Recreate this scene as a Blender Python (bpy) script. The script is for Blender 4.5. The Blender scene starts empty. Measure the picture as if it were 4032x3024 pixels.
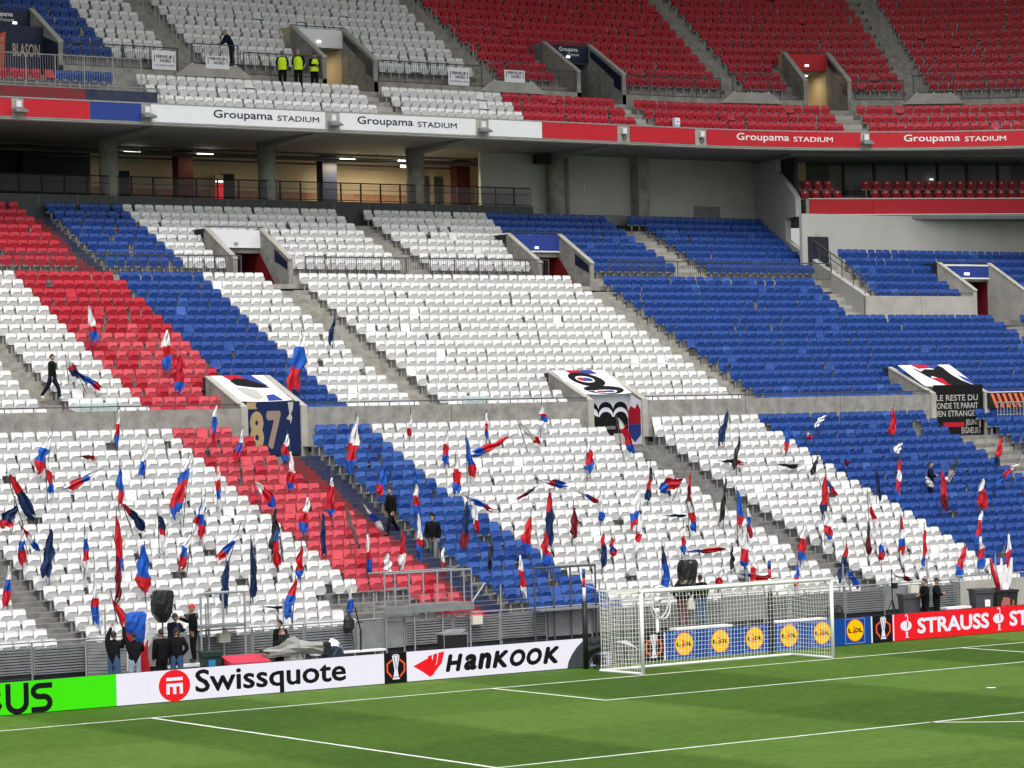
import bpy, bmesh, math, random
import numpy as np
from mathutils import Vector, Matrix
random.seed(11)
PI = math.pi
S = bpy.context.scene
COL = S.collection
# ------------------------------------------------------------------ camera
CAM = (-56.127, -70.260, 7.458)
YAW, PITCH, ROLL, FPX = 0.598710, 0.0156061, -0.0266029, 11504.17
cf = np.array([math.sin(YAW)*math.cos(PITCH), math.cos(YAW)*math.cos(PITCH), math.sin(PITCH)])
cr0 = np.array([math.cos(YAW), -math.sin(YAW), 0.0])
cu0 = np.cross(cr0, cf)
cr = cr0*math.cos(ROLL) + cu0*math.sin(ROLL)
cu = -cr0*math.sin(ROLL) + cu0*math.cos(ROLL)
cam = bpy.data.cameras.new('camera')
cam.sensor_width = 36.0
cam.lens = 36.0*FPX/4032.0
cam.clip_start = 1.0
cam.clip_end = 2000.0
cam_ob = bpy.data.objects.new('camera', cam)
COL.objects.link(cam_ob)
cam_ob.matrix_world = Matrix(((cr[0], cu[0], -cf[0], CAM[0]), (cr[1], cu[1], -cf[1], CAM[1]),
                              (cr[2], cu[2], -cf[2], CAM[2]), (0, 0, 0, 1)))
S.camera = cam_ob
S.render.resolution_x, S.render.resolution_y = 1024, 768
# ------------------------------------------------------------------ sky, sun, exposure
EXPOSURE = 0.85
S.view_settings.view_transform = 'Standard'
S.view_settings.look = 'None'
S.view_settings.gamma = 1.0
S.view_settings.use_curve_mapping = False
S.view_settings.exposure = EXPOSURE
W = bpy.data.worlds.new('World')
S.world = W
W.use_nodes = True
wn = W.node_tree
bg = wn.nodes['Background']
sky = wn.nodes.new('ShaderNodeTexSky')
sky.sky_type = 'NISHITA'
sky.sun_disc = False
SUN_EL, SUN_AZ = math.radians(62), math.radians(205)
sky.sun_elevation = SUN_EL
sky.sun_rotation = SUN_AZ
sky.air_density = 1.2
sky.dust_density = 4.0
hs = wn.nodes.new('ShaderNodeHueSaturation')
hs.inputs['Saturation'].default_value = 0.22
wn.links.new(sky.outputs[0], hs.inputs['Color'])
wn.links.new(hs.outputs[0], bg.inputs['Color'])
bg.inputs['Strength'].default_value = 0.12
sd = bpy.data.lights.new('sun', 'SUN')
sd.energy = 1.1
sd.angle = math.radians(25)
sd.color = (1.0, 0.97, 0.93)
sun = bpy.data.objects.new('sun', sd)
COL.objects.link(sun)
# sun from behind the camera, high: direction towards the sun
sv = Vector((math.sin(SUN_AZ)*math.cos(SUN_EL), math.cos(SUN_AZ)*math.cos(SUN_EL), math.sin(SUN_EL)))
sun.rotation_euler = sv.to_track_quat('Z', 'Y').to_euler()
EMIT = 1.0/(2.0**EXPOSURE)


def project(x, y, z):
    d = np.array([x-CAM[0], y-CAM[1], z-CAM[2]])
    w = d @ cf
    return 2016+FPX*(d @ cr)/w, 1512-FPX*(d @ cu)/w, w


def in_view(x, y, z, m=420):
    px, py, w = project(x, y, z)
    return -m < px < 4032+m and -m < py < 3024+m


# ------------------------------------------------------------------ materials
MATS = {}


def mat(name, col, rough=0.6, spec=0.3, noise=0.0, nscale=6.0, bump=0.0, bscale=40.0, metal=0.0, emit=None, es=1.0, dark=None, sheen=0.0):
    if name in MATS:
        return MATS[name]
    m = bpy.data.materials.new(name)
    m.use_nodes = True
    nt = m.node_tree
    b = nt.nodes['Principled BSDF']
    b.inputs['Roughness'].default_value = rough
    b.inputs['Metallic'].default_value = metal
    b.inputs['Specular IOR Level'].default_value = spec
    c = (col[0], col[1], col[2], 1)
    b.inputs['Base Color'].default_value = c
    tc = nt.nodes.new('ShaderNodeTexCoord')
    geo = nt.nodes.new('ShaderNodeNewGeometry')
    if noise > 0:
        n1 = nt.nodes.new('ShaderNodeTexNoise')
        n1.inputs['Scale'].default_value = nscale
        n1.inputs['Detail'].default_value = 6
        n1.inputs['Roughness'].default_value = 0.65
        nt.links.new(geo.outputs['Position'], n1.inputs['Vector'])
        rp = nt.nodes.new('ShaderNodeValToRGB')
        rp.color_ramp.elements[0].position = 0.3
        rp.color_ramp.elements[1].position = 0.72
        dk = dark if dark else tuple(v*(1-noise) for v in col)
        lt = tuple(min(1, v*(1+noise*0.5)) for v in col)
        rp.color_ramp.elements[0].color = (dk[0], dk[1], dk[2], 1)
        rp.color_ramp.elements[1].color = (lt[0], lt[1], lt[2], 1)
        nt.links.new(n1.outputs['Fac'], rp.inputs['Fac'])
        nt.links.new(rp.outputs['Color'], b.inputs['Base Color'])
    if bump > 0:
        n2 = nt.nodes.new('ShaderNodeTexNoise')
        n2.inputs['Scale'].default_value = bscale
        n2.inputs['Detail'].default_value = 4
        nt.links.new(geo.outputs['Position'], n2.inputs['Vector'])
        bp = nt.nodes.new('ShaderNodeBump')
        bp.inputs['Strength'].default_value = bump
        bp.inputs['Distance'].default_value = 0.03
        nt.links.new(n2.outputs['Fac'], bp.inputs['Height'])
        nt.links.new(bp.outputs['Normal'], b.inputs['Normal'])
    if emit:
        b.inputs['Emission Color'].default_value = (emit[0], emit[1], emit[2], 1)
        b.inputs['Emission Strength'].default_value = es
    MATS[name] = m
    return m


def seat_mat(name, col, fade=0.12):
    m = mat(name, col, 0.42, 0.4)
    nt = m.node_tree
    b = nt.nodes['Principled BSDF']
    geo = nt.nodes['Geometry']
    n1 = nt.nodes.new('ShaderNodeTexNoise')
    n1.inputs['Scale'].default_value = 1.7
    n1.inputs['Detail'].default_value = 3
    n3 = nt.nodes.new('ShaderNodeTexNoise')
    n3.inputs['Scale'].default_value = 14
    n3.inputs['Detail'].default_value = 5
    nt.links.new(geo.outputs['Position'], n1.inputs['Vector'])
    nt.links.new(geo.outputs['Position'], n3.inputs['Vector'])
    ad = nt.nodes.new('ShaderNodeMath')
    ad.operation = 'ADD'
    nt.links.new(n1.outputs['Fac'], ad.inputs[0])
    nt.links.new(n3.outputs['Fac'], ad.inputs[1])
    mr = nt.nodes.new('ShaderNodeMapRange')
    mr.inputs['From Min'].default_value = 0.7
    mr.inputs['From Max'].default_value = 1.3
    nt.links.new(ad.outputs[0], mr.inputs['Value'])
    mx = nt.nodes.new('ShaderNodeMix')
    mx.data_type = 'RGBA'
    d = tuple(v*(1-fade) for v in col)
    l = tuple(min(1, v*(1+fade*0.5)+0.01) for v in col)
    mx.inputs[6].default_value = (*d, 1)
    mx.inputs[7].default_value = (*l, 1)
    nt.links.new(mr.outputs[0], mx.inputs[0])
    nt.links.new(mx.outputs[2], b.inputs['Base Color'])
    return m


SEAT_W = seat_mat('seat_white', (0.70, 0.70, 0.69), 0.12)
SEAT_R = seat_mat('seat_red', (0.46, 0.013, 0.032), 0.18)
SEAT_RF = seat_mat('seat_red_faded', (0.60, 0.070, 0.095), 0.2)
SEAT_B = seat_mat('seat_blue', (0.011, 0.058, 0.275), 0.18)
SEAT_BF = seat_mat('seat_blue_faded', (0.030, 0.098, 0.36), 0.2)
STEEL = mat('galvanised_steel', (0.33, 0.34, 0.35), 0.45, 0.5, 0.2, 8, metal=0.3)
STEEL_D = mat('dark_steel', (0.06, 0.065, 0.075), 0.5, 0.4)
FENCE = mat('fence_grey', (0.20, 0.21, 0.215), 0.5, 0.4, 0.25, 3)
FENCE_D = mat('fence_dark_corrugated', (0.055, 0.058, 0.06), 0.55, 0.4, 0.3, 4)
CONC = mat('concrete', (0.30, 0.29, 0.265), 0.85, 0.2, 0.42, 1.9, 0.25, 25)
CONC_L = mat('concrete_light', (0.40, 0.39, 0.35), 0.85, 0.2, 0.22, 1.1, 0.2, 25)
CONC_T = mat('concrete_terrace', (0.33, 0.315, 0.28), 0.9, 0.15, 0.4, 2.2, 0.3, 30)
CONC_D = mat('concrete_damp', (0.20, 0.195, 0.185), 0.8, 0.25, 0.45, 2.5, 0.3, 30)
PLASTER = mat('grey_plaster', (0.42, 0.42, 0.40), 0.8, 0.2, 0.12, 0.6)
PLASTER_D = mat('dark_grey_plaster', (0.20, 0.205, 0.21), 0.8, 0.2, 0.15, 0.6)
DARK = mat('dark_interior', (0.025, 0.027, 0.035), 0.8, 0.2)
BEIGE = mat('beige_wall', (0.55, 0.48, 0.36), 0.8, 0.2, 0.12, 0.8)
PANEL_W = mat('white_panel', (0.78, 0.78, 0.80), 0.5, 0.3, 0.05, 2)
PANEL_R = mat('red_panel', (0.52, 0.016, 0.028), 0.5, 0.3, 0.08, 2)
PANEL_B = mat('blue_panel', (0.022, 0.05, 0.26), 0.5, 0.3, 0.08, 2)
PANEL_N = mat('navy_panel', (0.010, 0.017, 0.045), 0.45, 0.3)
INK = mat('navy_lettering', (0.012, 0.017, 0.05), 0.5, 0.3)
WHITE = mat('white_lettering', (0.8, 0.8, 0.8), 0.5, 0.3)
BLACK = mat('black', (0.012, 0.012, 0.013), 0.5, 0.3)
BLACK_PL = mat('black_plastic', (0.010, 0.010, 0.011), 0.28, 0.5, bump=0.6, bscale=9)
PAINT_R = mat('red_paint', (0.24, 0.014, 0.020), 0.75, 0.2, 0.35, 3, dark=(0.10, 0.045, 0.045))
PAINT_B = mat('navy_paint', (0.013, 0.021, 0.075), 0.75, 0.2, 0.35, 3, dark=(0.05, 0.055, 0.07))
POST_W = mat('white_goal_paint', (0.80, 0.80, 0.79), 0.35, 0.4)
NET = mat('net_cord', (0.78, 0.77, 0.70), 0.7, 0.2)
RED_IN = mat('red_interior', (0.16, 0.008, 0.014), 0.7, 0.2)

# ------------------------------------------------------------------ mesh helpers


class MB:
    def __init__(self):
        self.v, self.f, self.m = [], [], []
        self.mats = []

    def mi(self, mt):
        if mt not in self.mats:
            self.mats.append(mt)
        return self.mats.index(mt)

    def add(self, vs, fs, mt=None):
        o = len(self.v)
        self.v += [tuple(q) for q in vs]
        self.f += [tuple(i+o for i in q) for q in fs]
        self.m += [self.mi(mt) if mt else 0]*len(fs)

    def box(self, x0, x1, y0, y1, z0, z1, mt=None):
        vs = [(x0, y0, z0), (x1, y0, z0), (x1, y1, z0), (x0, y1, z0), (x0, y0, z1), (x1, y0, z1), (x1, y1, z1), (x0, y1, z1)]
        self.add(vs, [(0, 3, 2, 1), (4, 5, 6, 7), (0, 1, 5, 4), (1, 2, 6, 5), (2, 3, 7, 6), (3, 0, 4, 7)], mt)

    def tube(self, p, q, r, n=6, mt=None, r2=None):
        p, q = Vector(p), Vector(q)
        d = (q-p)
        if d.length < 1e-6:
            return
        d.normalize()
        a = d.orthogonal().normalized()
        b = d.cross(a)
        r2 = r if r2 is None else r2
        vs = []
        for c, rr in ((p, r), (q, r2)):
            for i in range(n):
                t = 2*PI*i/n
                vs.append(c+a*math.cos(t)*rr+b*math.sin(t)*rr)
        fs = [(i, (i+1) % n, n+(i+1) % n, n+i) for i in range(n)]
        fs += [tuple(range(n-1, -1, -1)), tuple(range(n, 2*n))]
        self.add(vs, fs, mt)

    def path(self, pts, r, n=6, mt=None):
        for a, b in zip(pts, pts[1:]):
            self.tube(a, b, r, n, mt)

    def prism_x(self, poly, x0, x1, mt=None):
        """poly of (y, z) extruded along x"""
        n = len(poly)
        vs = [(x0, y, z) for y, z in poly]+[(x1, y, z) for y, z in poly]
        fs = [tuple(range(n)), tuple(range(2*n-1, n-1, -1))]+[(i, i+n, (i+1) % n+n, (i+1) % n) for i in range(n)]
        self.add(vs, fs, mt)

    def prism_y(self, poly, y0, y1, mt=None):
        """poly of (x, z) extruded along y"""
        n = len(poly)
        vs = [(x, y0, z) for x, z in poly]+[(x, y1, z) for x, z in poly]
        fs = [tuple(range(n)), tuple(range(2*n-1, n-1, -1))]+[(i, i+n, (i+1) % n+n, (i+1) % n) for i in range(n)]
        self.add(vs, fs, mt)

    def lathe(self, prof, c, n=16, mt=None, axis='Z'):
        vs, fs = [], []
        for r, h in prof:
            for i in range(n):
                t = 2*PI*i/n
                vs.append((c[0]+r*math.cos(t), c[1]+r*math.sin(t), c[2]+h))
        for k in range(len(prof)-1):
            for i in range(n):
                fs.append((k*n+i, k*n+(i+1) % n, (k+1)*n+(i+1) % n, (k+1)*n+i))
        fs.append(tuple(range(n-1, -1, -1)))
        fs.append(tuple(range((len(prof)-1)*n, len(prof)*n)))
        self.add(vs, fs, mt)

    def mesh(self, name, mt=None, smooth=False):
        me = bpy.data.meshes.new(name)
        me.from_pydata(self.v, [], self.f)
        ms = self.mats if self.mats else ([mt] if mt else [])
        for q in ms:
            me.materials.append(q)
        if len(self.mats) > 1:
            me.polygons.foreach_set('material_index', self.m)
        if smooth:
            me.polygons.foreach_set('use_smooth', [True]*len(me.polygons))
        me.update()
        return me

    def build(self, name, mt=None, parent=None, smooth=False, loc=None):
        return obj(name, self.mesh(name, mt, smooth), parent, loc)


def obj(name, me, parent=None, loc=None, rz=0.0):
    o = bpy.data.objects.new(name, me)
    COL.objects.link(o)
    if parent:
        o.parent = parent
    if loc:
        o.location = loc
    if rz:
        o.rotation_euler = (0, 0, rz)
    return o


def tag(o, label=None, cat=None, group=None, kind=None):
    if label:
        o['label'] = label
    if cat:
        o['category'] = cat
    if group:
        o['group'] = group
    if kind:
        o['kind'] = kind
    return o


def thing(name, label, cat, loc=(0, 0, 0), rz=0.0, group=None):
    o = obj(name, None, None, loc, rz)
    o.empty_display_size = 0.2
    return tag(o, label, cat, group)


def bx(name, parent, x0, x1, y0, y1, z0, z1, mt):
    b = MB()
    b.box(x0, x1, y0, y1, z0, z1)
    return b.build(name, mt, parent)


def flat(name, polys, parent, mt, y, depth=0.004):
    """flat printed shapes (x, z polygons) on a vertical face looking to -y"""
    b = MB()
    for pl in polys:
        b.prism_y(pl, y-depth, y)
    return b.build(name, mt, parent)


TEXT_CACHE = {}


def text_geo(s, bold=0.0, shear=0.0, space=1.0):
    key = (s, shear, space)
    if key not in TEXT_CACHE:
        cu_ = bpy.data.curves.new('lettering', 'FONT')
        cu_.body = s
        cu_.shear = shear
        cu_.space_character = space
        cu_.resolution_u = 3
        cu_.fill_mode = 'FRONT'
        cu_.extrude = 0.0
        o = bpy.data.objects.new('lettering', cu_)
        COL.objects.link(o)
        dg = bpy.context.evaluated_depsgraph_get()
        me = bpy.data.meshes.new_from_object(o.evaluated_get(dg))
        vs = [tuple(v.co) for v in me.vertices]
        fs = [tuple(p.vertices) for p in me.polygons]
        bpy.data.objects.remove(o)
        bpy.data.curves.remove(cu_)
        bpy.data.meshes.remove(me)
        TEXT_CACHE[key] = (vs, fs)
    return TEXT_CACHE[key]


def embolden(vs, fs, b):
    """thicken letters by laying shifted copies a hair apart in depth (third value)"""
    if b <= 0:
        return [(v[0], v[1], 0.0) for v in vs], fs
    V, F = [], []
    for k, (dx, dy) in enumerate(((0, 0), (b, 0), (-b, 0), (0, b), (0, -b), (b*.7, b*.7), (-b*.7, b*.7), (b*.7, -b*.7), (-b*.7, -b*.7))):
        o = len(V)
        V += [(v[0]+dx, v[1]+dy, -.0004*k) for v in vs]
        F += [tuple(i+o for i in f) for f in fs]
    return V, F


def text(s, parent, x0, x1, z0, z1, y, mt, bold=0.0, shear=0.0, space=1.0, name='lettering'):
    vs, fs = embolden(*text_geo(s, 0.0, shear, space), bold)
    xs = [v[0] for v in vs]
    ys = [v[1] for v in vs]
    ax, bx_, ay, by = min(xs), max(xs), min(ys), max(ys)
    me = bpy.data.meshes.new(name)
    me.from_pydata([(x0+(v[0]-ax)/(bx_-ax)*(x1-x0), y+v[2], z0+(v[1]-ay)/(by-ay)*(z1-z0)) for v in vs], [], fs)
    me.materials.append(mt)
    return obj(name, me, parent)


def ellipse(cx, cz, rx, rz, n=28, a0=0.0, a1=2*PI):
    return [(cx+rx*math.cos(a0+(a1-a0)*i/n), cz+rz*math.sin(a0+(a1-a0)*i/n)) for i in range(n)]


# the upper tier bends towards the pitch at its right-hand end
UX0, UR, UYF = 32.0, 31.0, 43.0


def uframe(s):
    """origin on the front edge, and turn, of the upper tier at arc length s"""
    if s <= UX0:
        return s, UYF, 0.0
    a = (s-UX0)/UR
    return UX0+UR*math.sin(a), UYF-UR+UR*math.cos(a), -a


def U(s, d, z):
    x, y, a = uframe(s)
    return (x-math.sin(a)*d, y+math.cos(a)*d, z)


def L(s, d, z):
    return (s, d, z)


def sweep(mb, prof, ss, fr, mt=None, ends=True):
    n = len(prof)
    vs = [fr(s, d, z) for s in ss for d, z in prof]
    fs = []
    for i in range(len(ss)-1):
        for j in range(n-1):
            fs.append((i*n+j, (i+1)*n+j, (i+1)*n+j+1, i*n+j+1))
    mb.add(vs, fs, mt)


def srange(a, b, st=1.0):
    if b <= UX0:
        return [a, b]
    n = max(1, int((b-max(a, UX0))/st))
    q = [max(a, UX0)+(b-max(a, UX0))*i/n for i in range(n+1)]
    return ([a] if a < UX0 else [])+q
# ------------------------------------------------------------------ ground and pitch


def grass_mat():
    m = bpy.data.materials.new('mown_grass')
    m.use_nodes = True
    nt = m.node_tree
    b = nt.nodes['Principled BSDF']
    b.inputs['Roughness'].default_value = 0.75
    b.inputs['Specular IOR Level'].default_value = 0.15
    N = nt.nodes.new
    geo = N('ShaderNodeNewGeometry')
    sep = N('ShaderNodeSeparateXYZ')
    nt.links.new(geo.outputs['Position'], sep.inputs[0])

    def stripe(out, off, width, soft):
        a = N('ShaderNodeMath'); a.operation = 'ADD'; a.inputs[1].default_value = off
        nt.links.new(out, a.inputs[0])
        w = N('ShaderNodeTexNoise'); w.inputs['Scale'].default_value = 1.1; w.inputs['Detail'].default_value = 3
        nt.links.new(geo.outputs['Position'], w.inputs['Vector'])
        wm = N('ShaderNodeMath'); wm.operation = 'MULTIPLY_ADD'; wm.inputs[1].default_value = 0.5
        nt.links.new(w.outputs['Fac'], wm.inputs[0]); nt.links.new(a.outputs[0], wm.inputs[2])
        s = N('ShaderNodeMath'); s.operation = 'MULTIPLY'; s.inputs[1].default_value = PI/width
        nt.links.new(wm.outputs[0], s.inputs[0])
        sn = N('ShaderNodeMath'); sn.operation = 'SINE'
        nt.links.new(s.outputs[0], sn.inputs[0])
        mr = N('ShaderNodeMapRange'); mr.inputs['From Min'].default_value = -soft; mr.inputs['From Max'].default_value = soft
        nt.links.new(sn.outputs[0], mr.inputs['Value'])
        return mr.outputs[0]
    sx = stripe(sep.outputs['X'], 15.6-0.25, 7.0, 0.12)
    sy = stripe(sep.outputs['Y'], -0.25, 5.5, 0.2)
    n1 = N('ShaderNodeTexNoise'); n1.inputs['Scale'].default_value = 0.55; n1.inputs['Detail'].default_value = 8; n1.inputs['Roughness'].default_value = 0.7
    n2 = N('ShaderNodeTexNoise'); n2.inputs['Scale'].default_value = 22.0; n2.inputs['Detail'].default_value = 6; n2.inputs['Roughness'].default_value = 0.75
    n3 = N('ShaderNodeTexNoise'); n3.inputs['Scale'].default_value = 3.2; n3.inputs['Detail'].default_value = 6; n3.inputs['Roughness'].default_value = 0.7
    for q in (n1, n2, n3):
        nt.links.new(geo.outputs['Position'], q.inputs['Vector'])

    def mul(a, k):
        q = N('ShaderNodeMath'); q.operation = 'MULTIPLY'; q.inputs[1].default_value = k
        nt.links.new(a, q.inputs[0]); return q.outputs[0]

    def add(a, c):
        q = N('ShaderNodeMath'); q.operation = 'ADD'
        nt.links.new(a, q.inputs[0]); nt.links.new(c, q.inputs[1]); return q.outputs[0]
    t = add(add(mul(sx, 0.27), mul(sy, 0.13)), add(mul(n1.outputs['Fac'], 0.45), add(mul(n2.outputs['Fac'], 0.9), mul(n3.outputs['Fac'], 1.0))))
    mr = N('ShaderNodeMapRange'); mr.inputs['From Min'].default_value = 0.97; mr.inputs['From Max'].default_value = 1.78
    nt.links.new(t, mr.inputs['Value'])
    rp = N('ShaderNodeValToRGB')
    e = rp.color_ramp.elements
    e[0].position, e[0].color = 0.0, (0.022, 0.058, 0.003, 1)
    e[1].position, e[1].color = 1.0, (0.100, 0.180, 0.030, 1)
    k = e.new(0.5); k.color = (0.052, 0.112, 0.010, 1)
    nt.links.new(mr.outputs[0], rp.inputs['Fac'])
    nt.links.new(rp.outputs['Color'], b.inputs['Base Color'])
    bp = N('ShaderNodeBump'); bp.inputs['Strength'].default_value = 0.5; bp.inputs['Distance'].default_value = 0.03
    nt.links.new(n2.outputs['Fac'], bp.inputs['Height'])
    nt.links.new(bp.outputs['Normal'], b.inputs['Normal'])
    return m


b = MB()
b.box(-400, 400, -400, 400, -0.30, -0.05)
tag(b.build('ground', CONC_D), kind='structure')
b = MB()
b.add([(-62, -125, 0), (62, -125, 0), (62, 4.9, 0), (-62, 4.9, 0)], [(0, 1, 2, 3)])
tag(b.build('pitch', grass_mat()), kind='structure')
b = MB()
b.box(-62, 62, 4.9, 12.2, -0.04, 0.02)
tag(b.build('touchline_pavement', CONC_D), kind='structure')

LINE = mat('white_line_paint', (0.70, 0.74, 0.66), 0.8, 0.1, 0.25, 30)


def ground_line(p, q, w=0.115, n=40):
    """a strip with slightly uneven edges"""
    mb = MB()
    p, q = Vector(p), Vector(q)
    d = (q-p).normalized()
    sd_ = Vector((-d.y, d.x, 0))
    vs, fs = [], []
    n = max(4, int((q-p).length/0.35))
    for i in range(n+1):
        c = p.lerp(q, i/n)
        vs += [c+sd_*(w/2+random.uniform(-.012, .012)), c-sd_*(w/2+random.uniform(-.012, .012))]
    fs = [(2*i, 2*i+1, 2*i+3, 2*i+2) for i in range(n)]
    mb.add(vs, fs)
    return mb


lines = obj('pitch_markings', None)
tag(lines, kind='structure')
Z1 = 0.004
for nm, p, q in [('goal_line', (-34, 0, Z1), (34, 0, Z1)), ('penalty_area_line', (-20.16, -0.06, Z1), (-20.16, -16.5, Z1)),
                 ('penalty_area_line', (20.16, -0.06, Z1), (20.16, -16.5, Z1)), ('penalty_area_line', (-20.22, -16.55, Z1), (20.22, -16.55, Z1)),
                 ('goal_area_line', (-9.16, -0.06, Z1), (-9.16, -5.5, Z1)), ('goal_area_line', (9.16, -0.06, Z1), (9.16, -5.5, Z1)),
                 ('goal_area_line', (-9.22, -5.55, Z1), (9.22, -5.55, Z1))]:
    ground_line(p, q).build(nm, LINE, lines)
b = MB()
for i in range(40):
    a0 = math.asin(-5.5/9.15) + i*( -PI-2*math.asin(-5.5/9.15))/40
    a1 = math.asin(-5.5/9.15) + (i+1)*( -PI-2*math.asin(-5.5/9.15))/40
    q = [(r*math.cos(a), -11+r*math.sin(a), Z1) for a in (a0, a1) for r in (9.09, 9.21)]
    b.add([q[0], q[1], q[3], q[2]], [(0, 1, 2, 3)])
b.build('penalty_arc', LINE, lines)
b = MB()
b.add([(0.14*math.cos(2*PI*i/20), -11+0.14*math.sin(2*PI*i/20), Z1+.002) for i in range(20)], [tuple(range(20))])
b.build('penalty_spot', LINE, lines)

# ------------------------------------------------------------------ stand profiles
zA = [7.82, 7.45, 7.08, 6.72, 6.38, 6.03, 5.68, 5.33, 5.0, 4.68, 4.37, 4.06, 3.75, 3.43, 3.12, 2.81, 2.5, 2.21, 1.92, 1.65, 1.38]
ROW_A = [(27.2-.752*i, zA[i]-.8) for i in range(21)]                   # seat back y, tread z; row 0 is the highest
ROW_B = [(39.8-.775*i, 14.5-.405*i+.0011*i*i-.8) for i in range(16)]
ROW_C = [(47.4-.8*i, 18.0-.39*i-.8) for i in range(8)]
ROW_CR = [(41.3-.8*i, 16.05-.44*i-.8) for i in range(6)]
ROW_D = [(.8+.86*i, 22.53+.55*i-.8) for i in range(3)]                 # row 0 is the lowest; first value counts from the upper front edge
ROW_E = [(5.8+.83*i, 25.25+.55*i-.8) for i in range(14)]
XL, XR = -34.0, 62.0
V_LOW = [(-1.82, .58), (14.43, 16.98), (33.37, 36.39)]
V_MID = [(5.65, 8.2), (21.8, 24.55)]
V_R = (44.9, 48.1)
V_UP = [(-2.6, .34), (14.1, 16.7), (28.77, 31.34), (40.92, 43.14)]


def profile(rows_low_to_high, front, back, z0, zback=None):
    pts = [(rows_low_to_high[0][0]-.6 if front is None else front, z0)]
    for y, z in rows_low_to_high:
        pts += [(max(y-.6, pts[0][0]), pts[-1][1]), (max(y-.6, pts[0][0]), z)]
    pts.append((back, pts[-1][1]))
    if zback is not None:
        pts.append((back, zback))
    return pts


lower = thing('lower_stand', 'lower concrete stand behind the goal with long stepped terraces', 'stand')
rA = list(reversed(ROW_A))
b = MB()
xs = [XL]+[v for q in V_LOW for v in q]+[XR]
for i in range(len(xs)-1):
    cut = i % 2 == 1
    pr = profile(rA if not cut else rA[:-1], 11.55, 27.5, -.1)
    sweep(b, pr, [xs[i], xs[i+1]], L)
b.build('lower_terrace', CONC_D, lower)
rB = list(reversed(ROW_B))
b = MB()
for i in range(len(xs)-1):
    cut = i % 2 == 1
    if i == len(xs)-2:
        xe = 39.3
    else:
        xe = xs[i+1]
    pr = profile(rB if not cut else rB[3:], 27.5 if not cut else 30.15, 41.3, 6.8 if not cut else 8.7)
    sweep(b, pr, [xs[i], xe], L)
sweep(b, profile(rB[:11], 27.5, 36.6, 6.8), [39.3, XR], L)
b.build('middle_terrace', CONC_T, lower)
rC = list(reversed(ROW_C))
b = MB()
cx = [XL]+[v for q in V_MID for v in q]+[41.0]
for i in range(len(cx)-1):
    cut = i % 2 == 1
    pr = profile(rC if not cut else rC[3:], 41.3 if not cut else 43.8, 48.0, 13.9 if not cut else 15.87)
    sweep(b, pr, [cx[i], cx[i+1]], L)
rCR = list(reversed(ROW_CR))
for a, c, cut in ((37.82, V_R[0], 0), (V_R[0], V_R[1], 1), (V_R[1], XR, 0)):
    fr_ = (lambda s, d, z: (s+(.27*(d-36.7) if s < 38 else 0), d, z))
    sweep(b, profile(rCR if not cut else rCR[3:], 36.75 if not cut else 39.2, 42.2, 12.3 if not cut else 14.5), [a, c], fr_)
b.build('rear_terrace', CONC_T, lower)
# cross walkway between the middle and rear terrace
bx('walkway', lower, XL, 38.9, 40.2, 41.3, 13.85, 14.05, CONC_T)

upper = thing('upper_stand', 'steep upper tier of the stand curving round at the right', 'stand')
SU = [-24, 32]+[32+i for i in range(1, 34)]
b = MB()
pd = profile(ROW_D, .15, 4.4, 21.25)
pd = pd[:-1]+[(3.1, pd[-1][1]), (3.1, 23.45), (4.4, 23.45)]
sweep(b, pd, SU, U)
us = [-24]+[v for q in V_UP for v in q]+[62]
for i in range(len(us)-1):
    cut = i % 2 == 1
    if not cut:
        pr = [(4.4, 23.45), (4.4, 24.12), (5.2, 24.12)]+profile(ROW_E, 5.2, 18.0, 24.12)[1:]
    else:
        pr = profile(ROW_E[3:], 7.35, 18.0, 26.0)
    sweep(b, pr, srange(us[i], us[i+1]), U)
b.build('upper_terrace', CONC_T, upper)
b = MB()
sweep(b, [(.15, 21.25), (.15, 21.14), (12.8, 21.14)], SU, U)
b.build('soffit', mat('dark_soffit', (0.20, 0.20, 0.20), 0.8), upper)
# front edge beam of the upper tier
b = MB()
sweep(b, [(.16, 22.06), (-.02, 22.06), (-.02, 21.10), (.5, 21.10), (.5, 21.2)], SU, U)
b.build('edge_beam', CONC_L, upper)
b = MB()
sweep(b, [(-.02, 22.055), (-.045, 22.055), (-.045, 22.0), (-.02, 22.0)], SU, U)
sweep(b, [(-.02, 21.22), (-.045, 21.22), (-.045, 21.17), (-.02, 21.17)], SU, U)
b.build('edge_trim', STEEL, upper)

# roof above the stand: it keeps the upper tier in shade
roof = thing('stadium_roof', 'pale roof high over the upper tier', 'roof')
b = MB()
sweep(b, [(-9, 40.0), (-9, 40.6), (48, 46), (48, 45), (-9, 40.0)], [-70, 32]+[32+i*4 for i in range(1, 16)], U)
b.build('roof_sheet', mat('roof_membrane', (0.55, 0.55, 0.55), 0.7), roof)
b = MB()
sweep(b, [(18, 33.2), (19, 45)], [-70, 32]+[32+i*4 for i in range(1, 16)], U)
b.build('rear_wall', PLASTER_D, roof)

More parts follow.
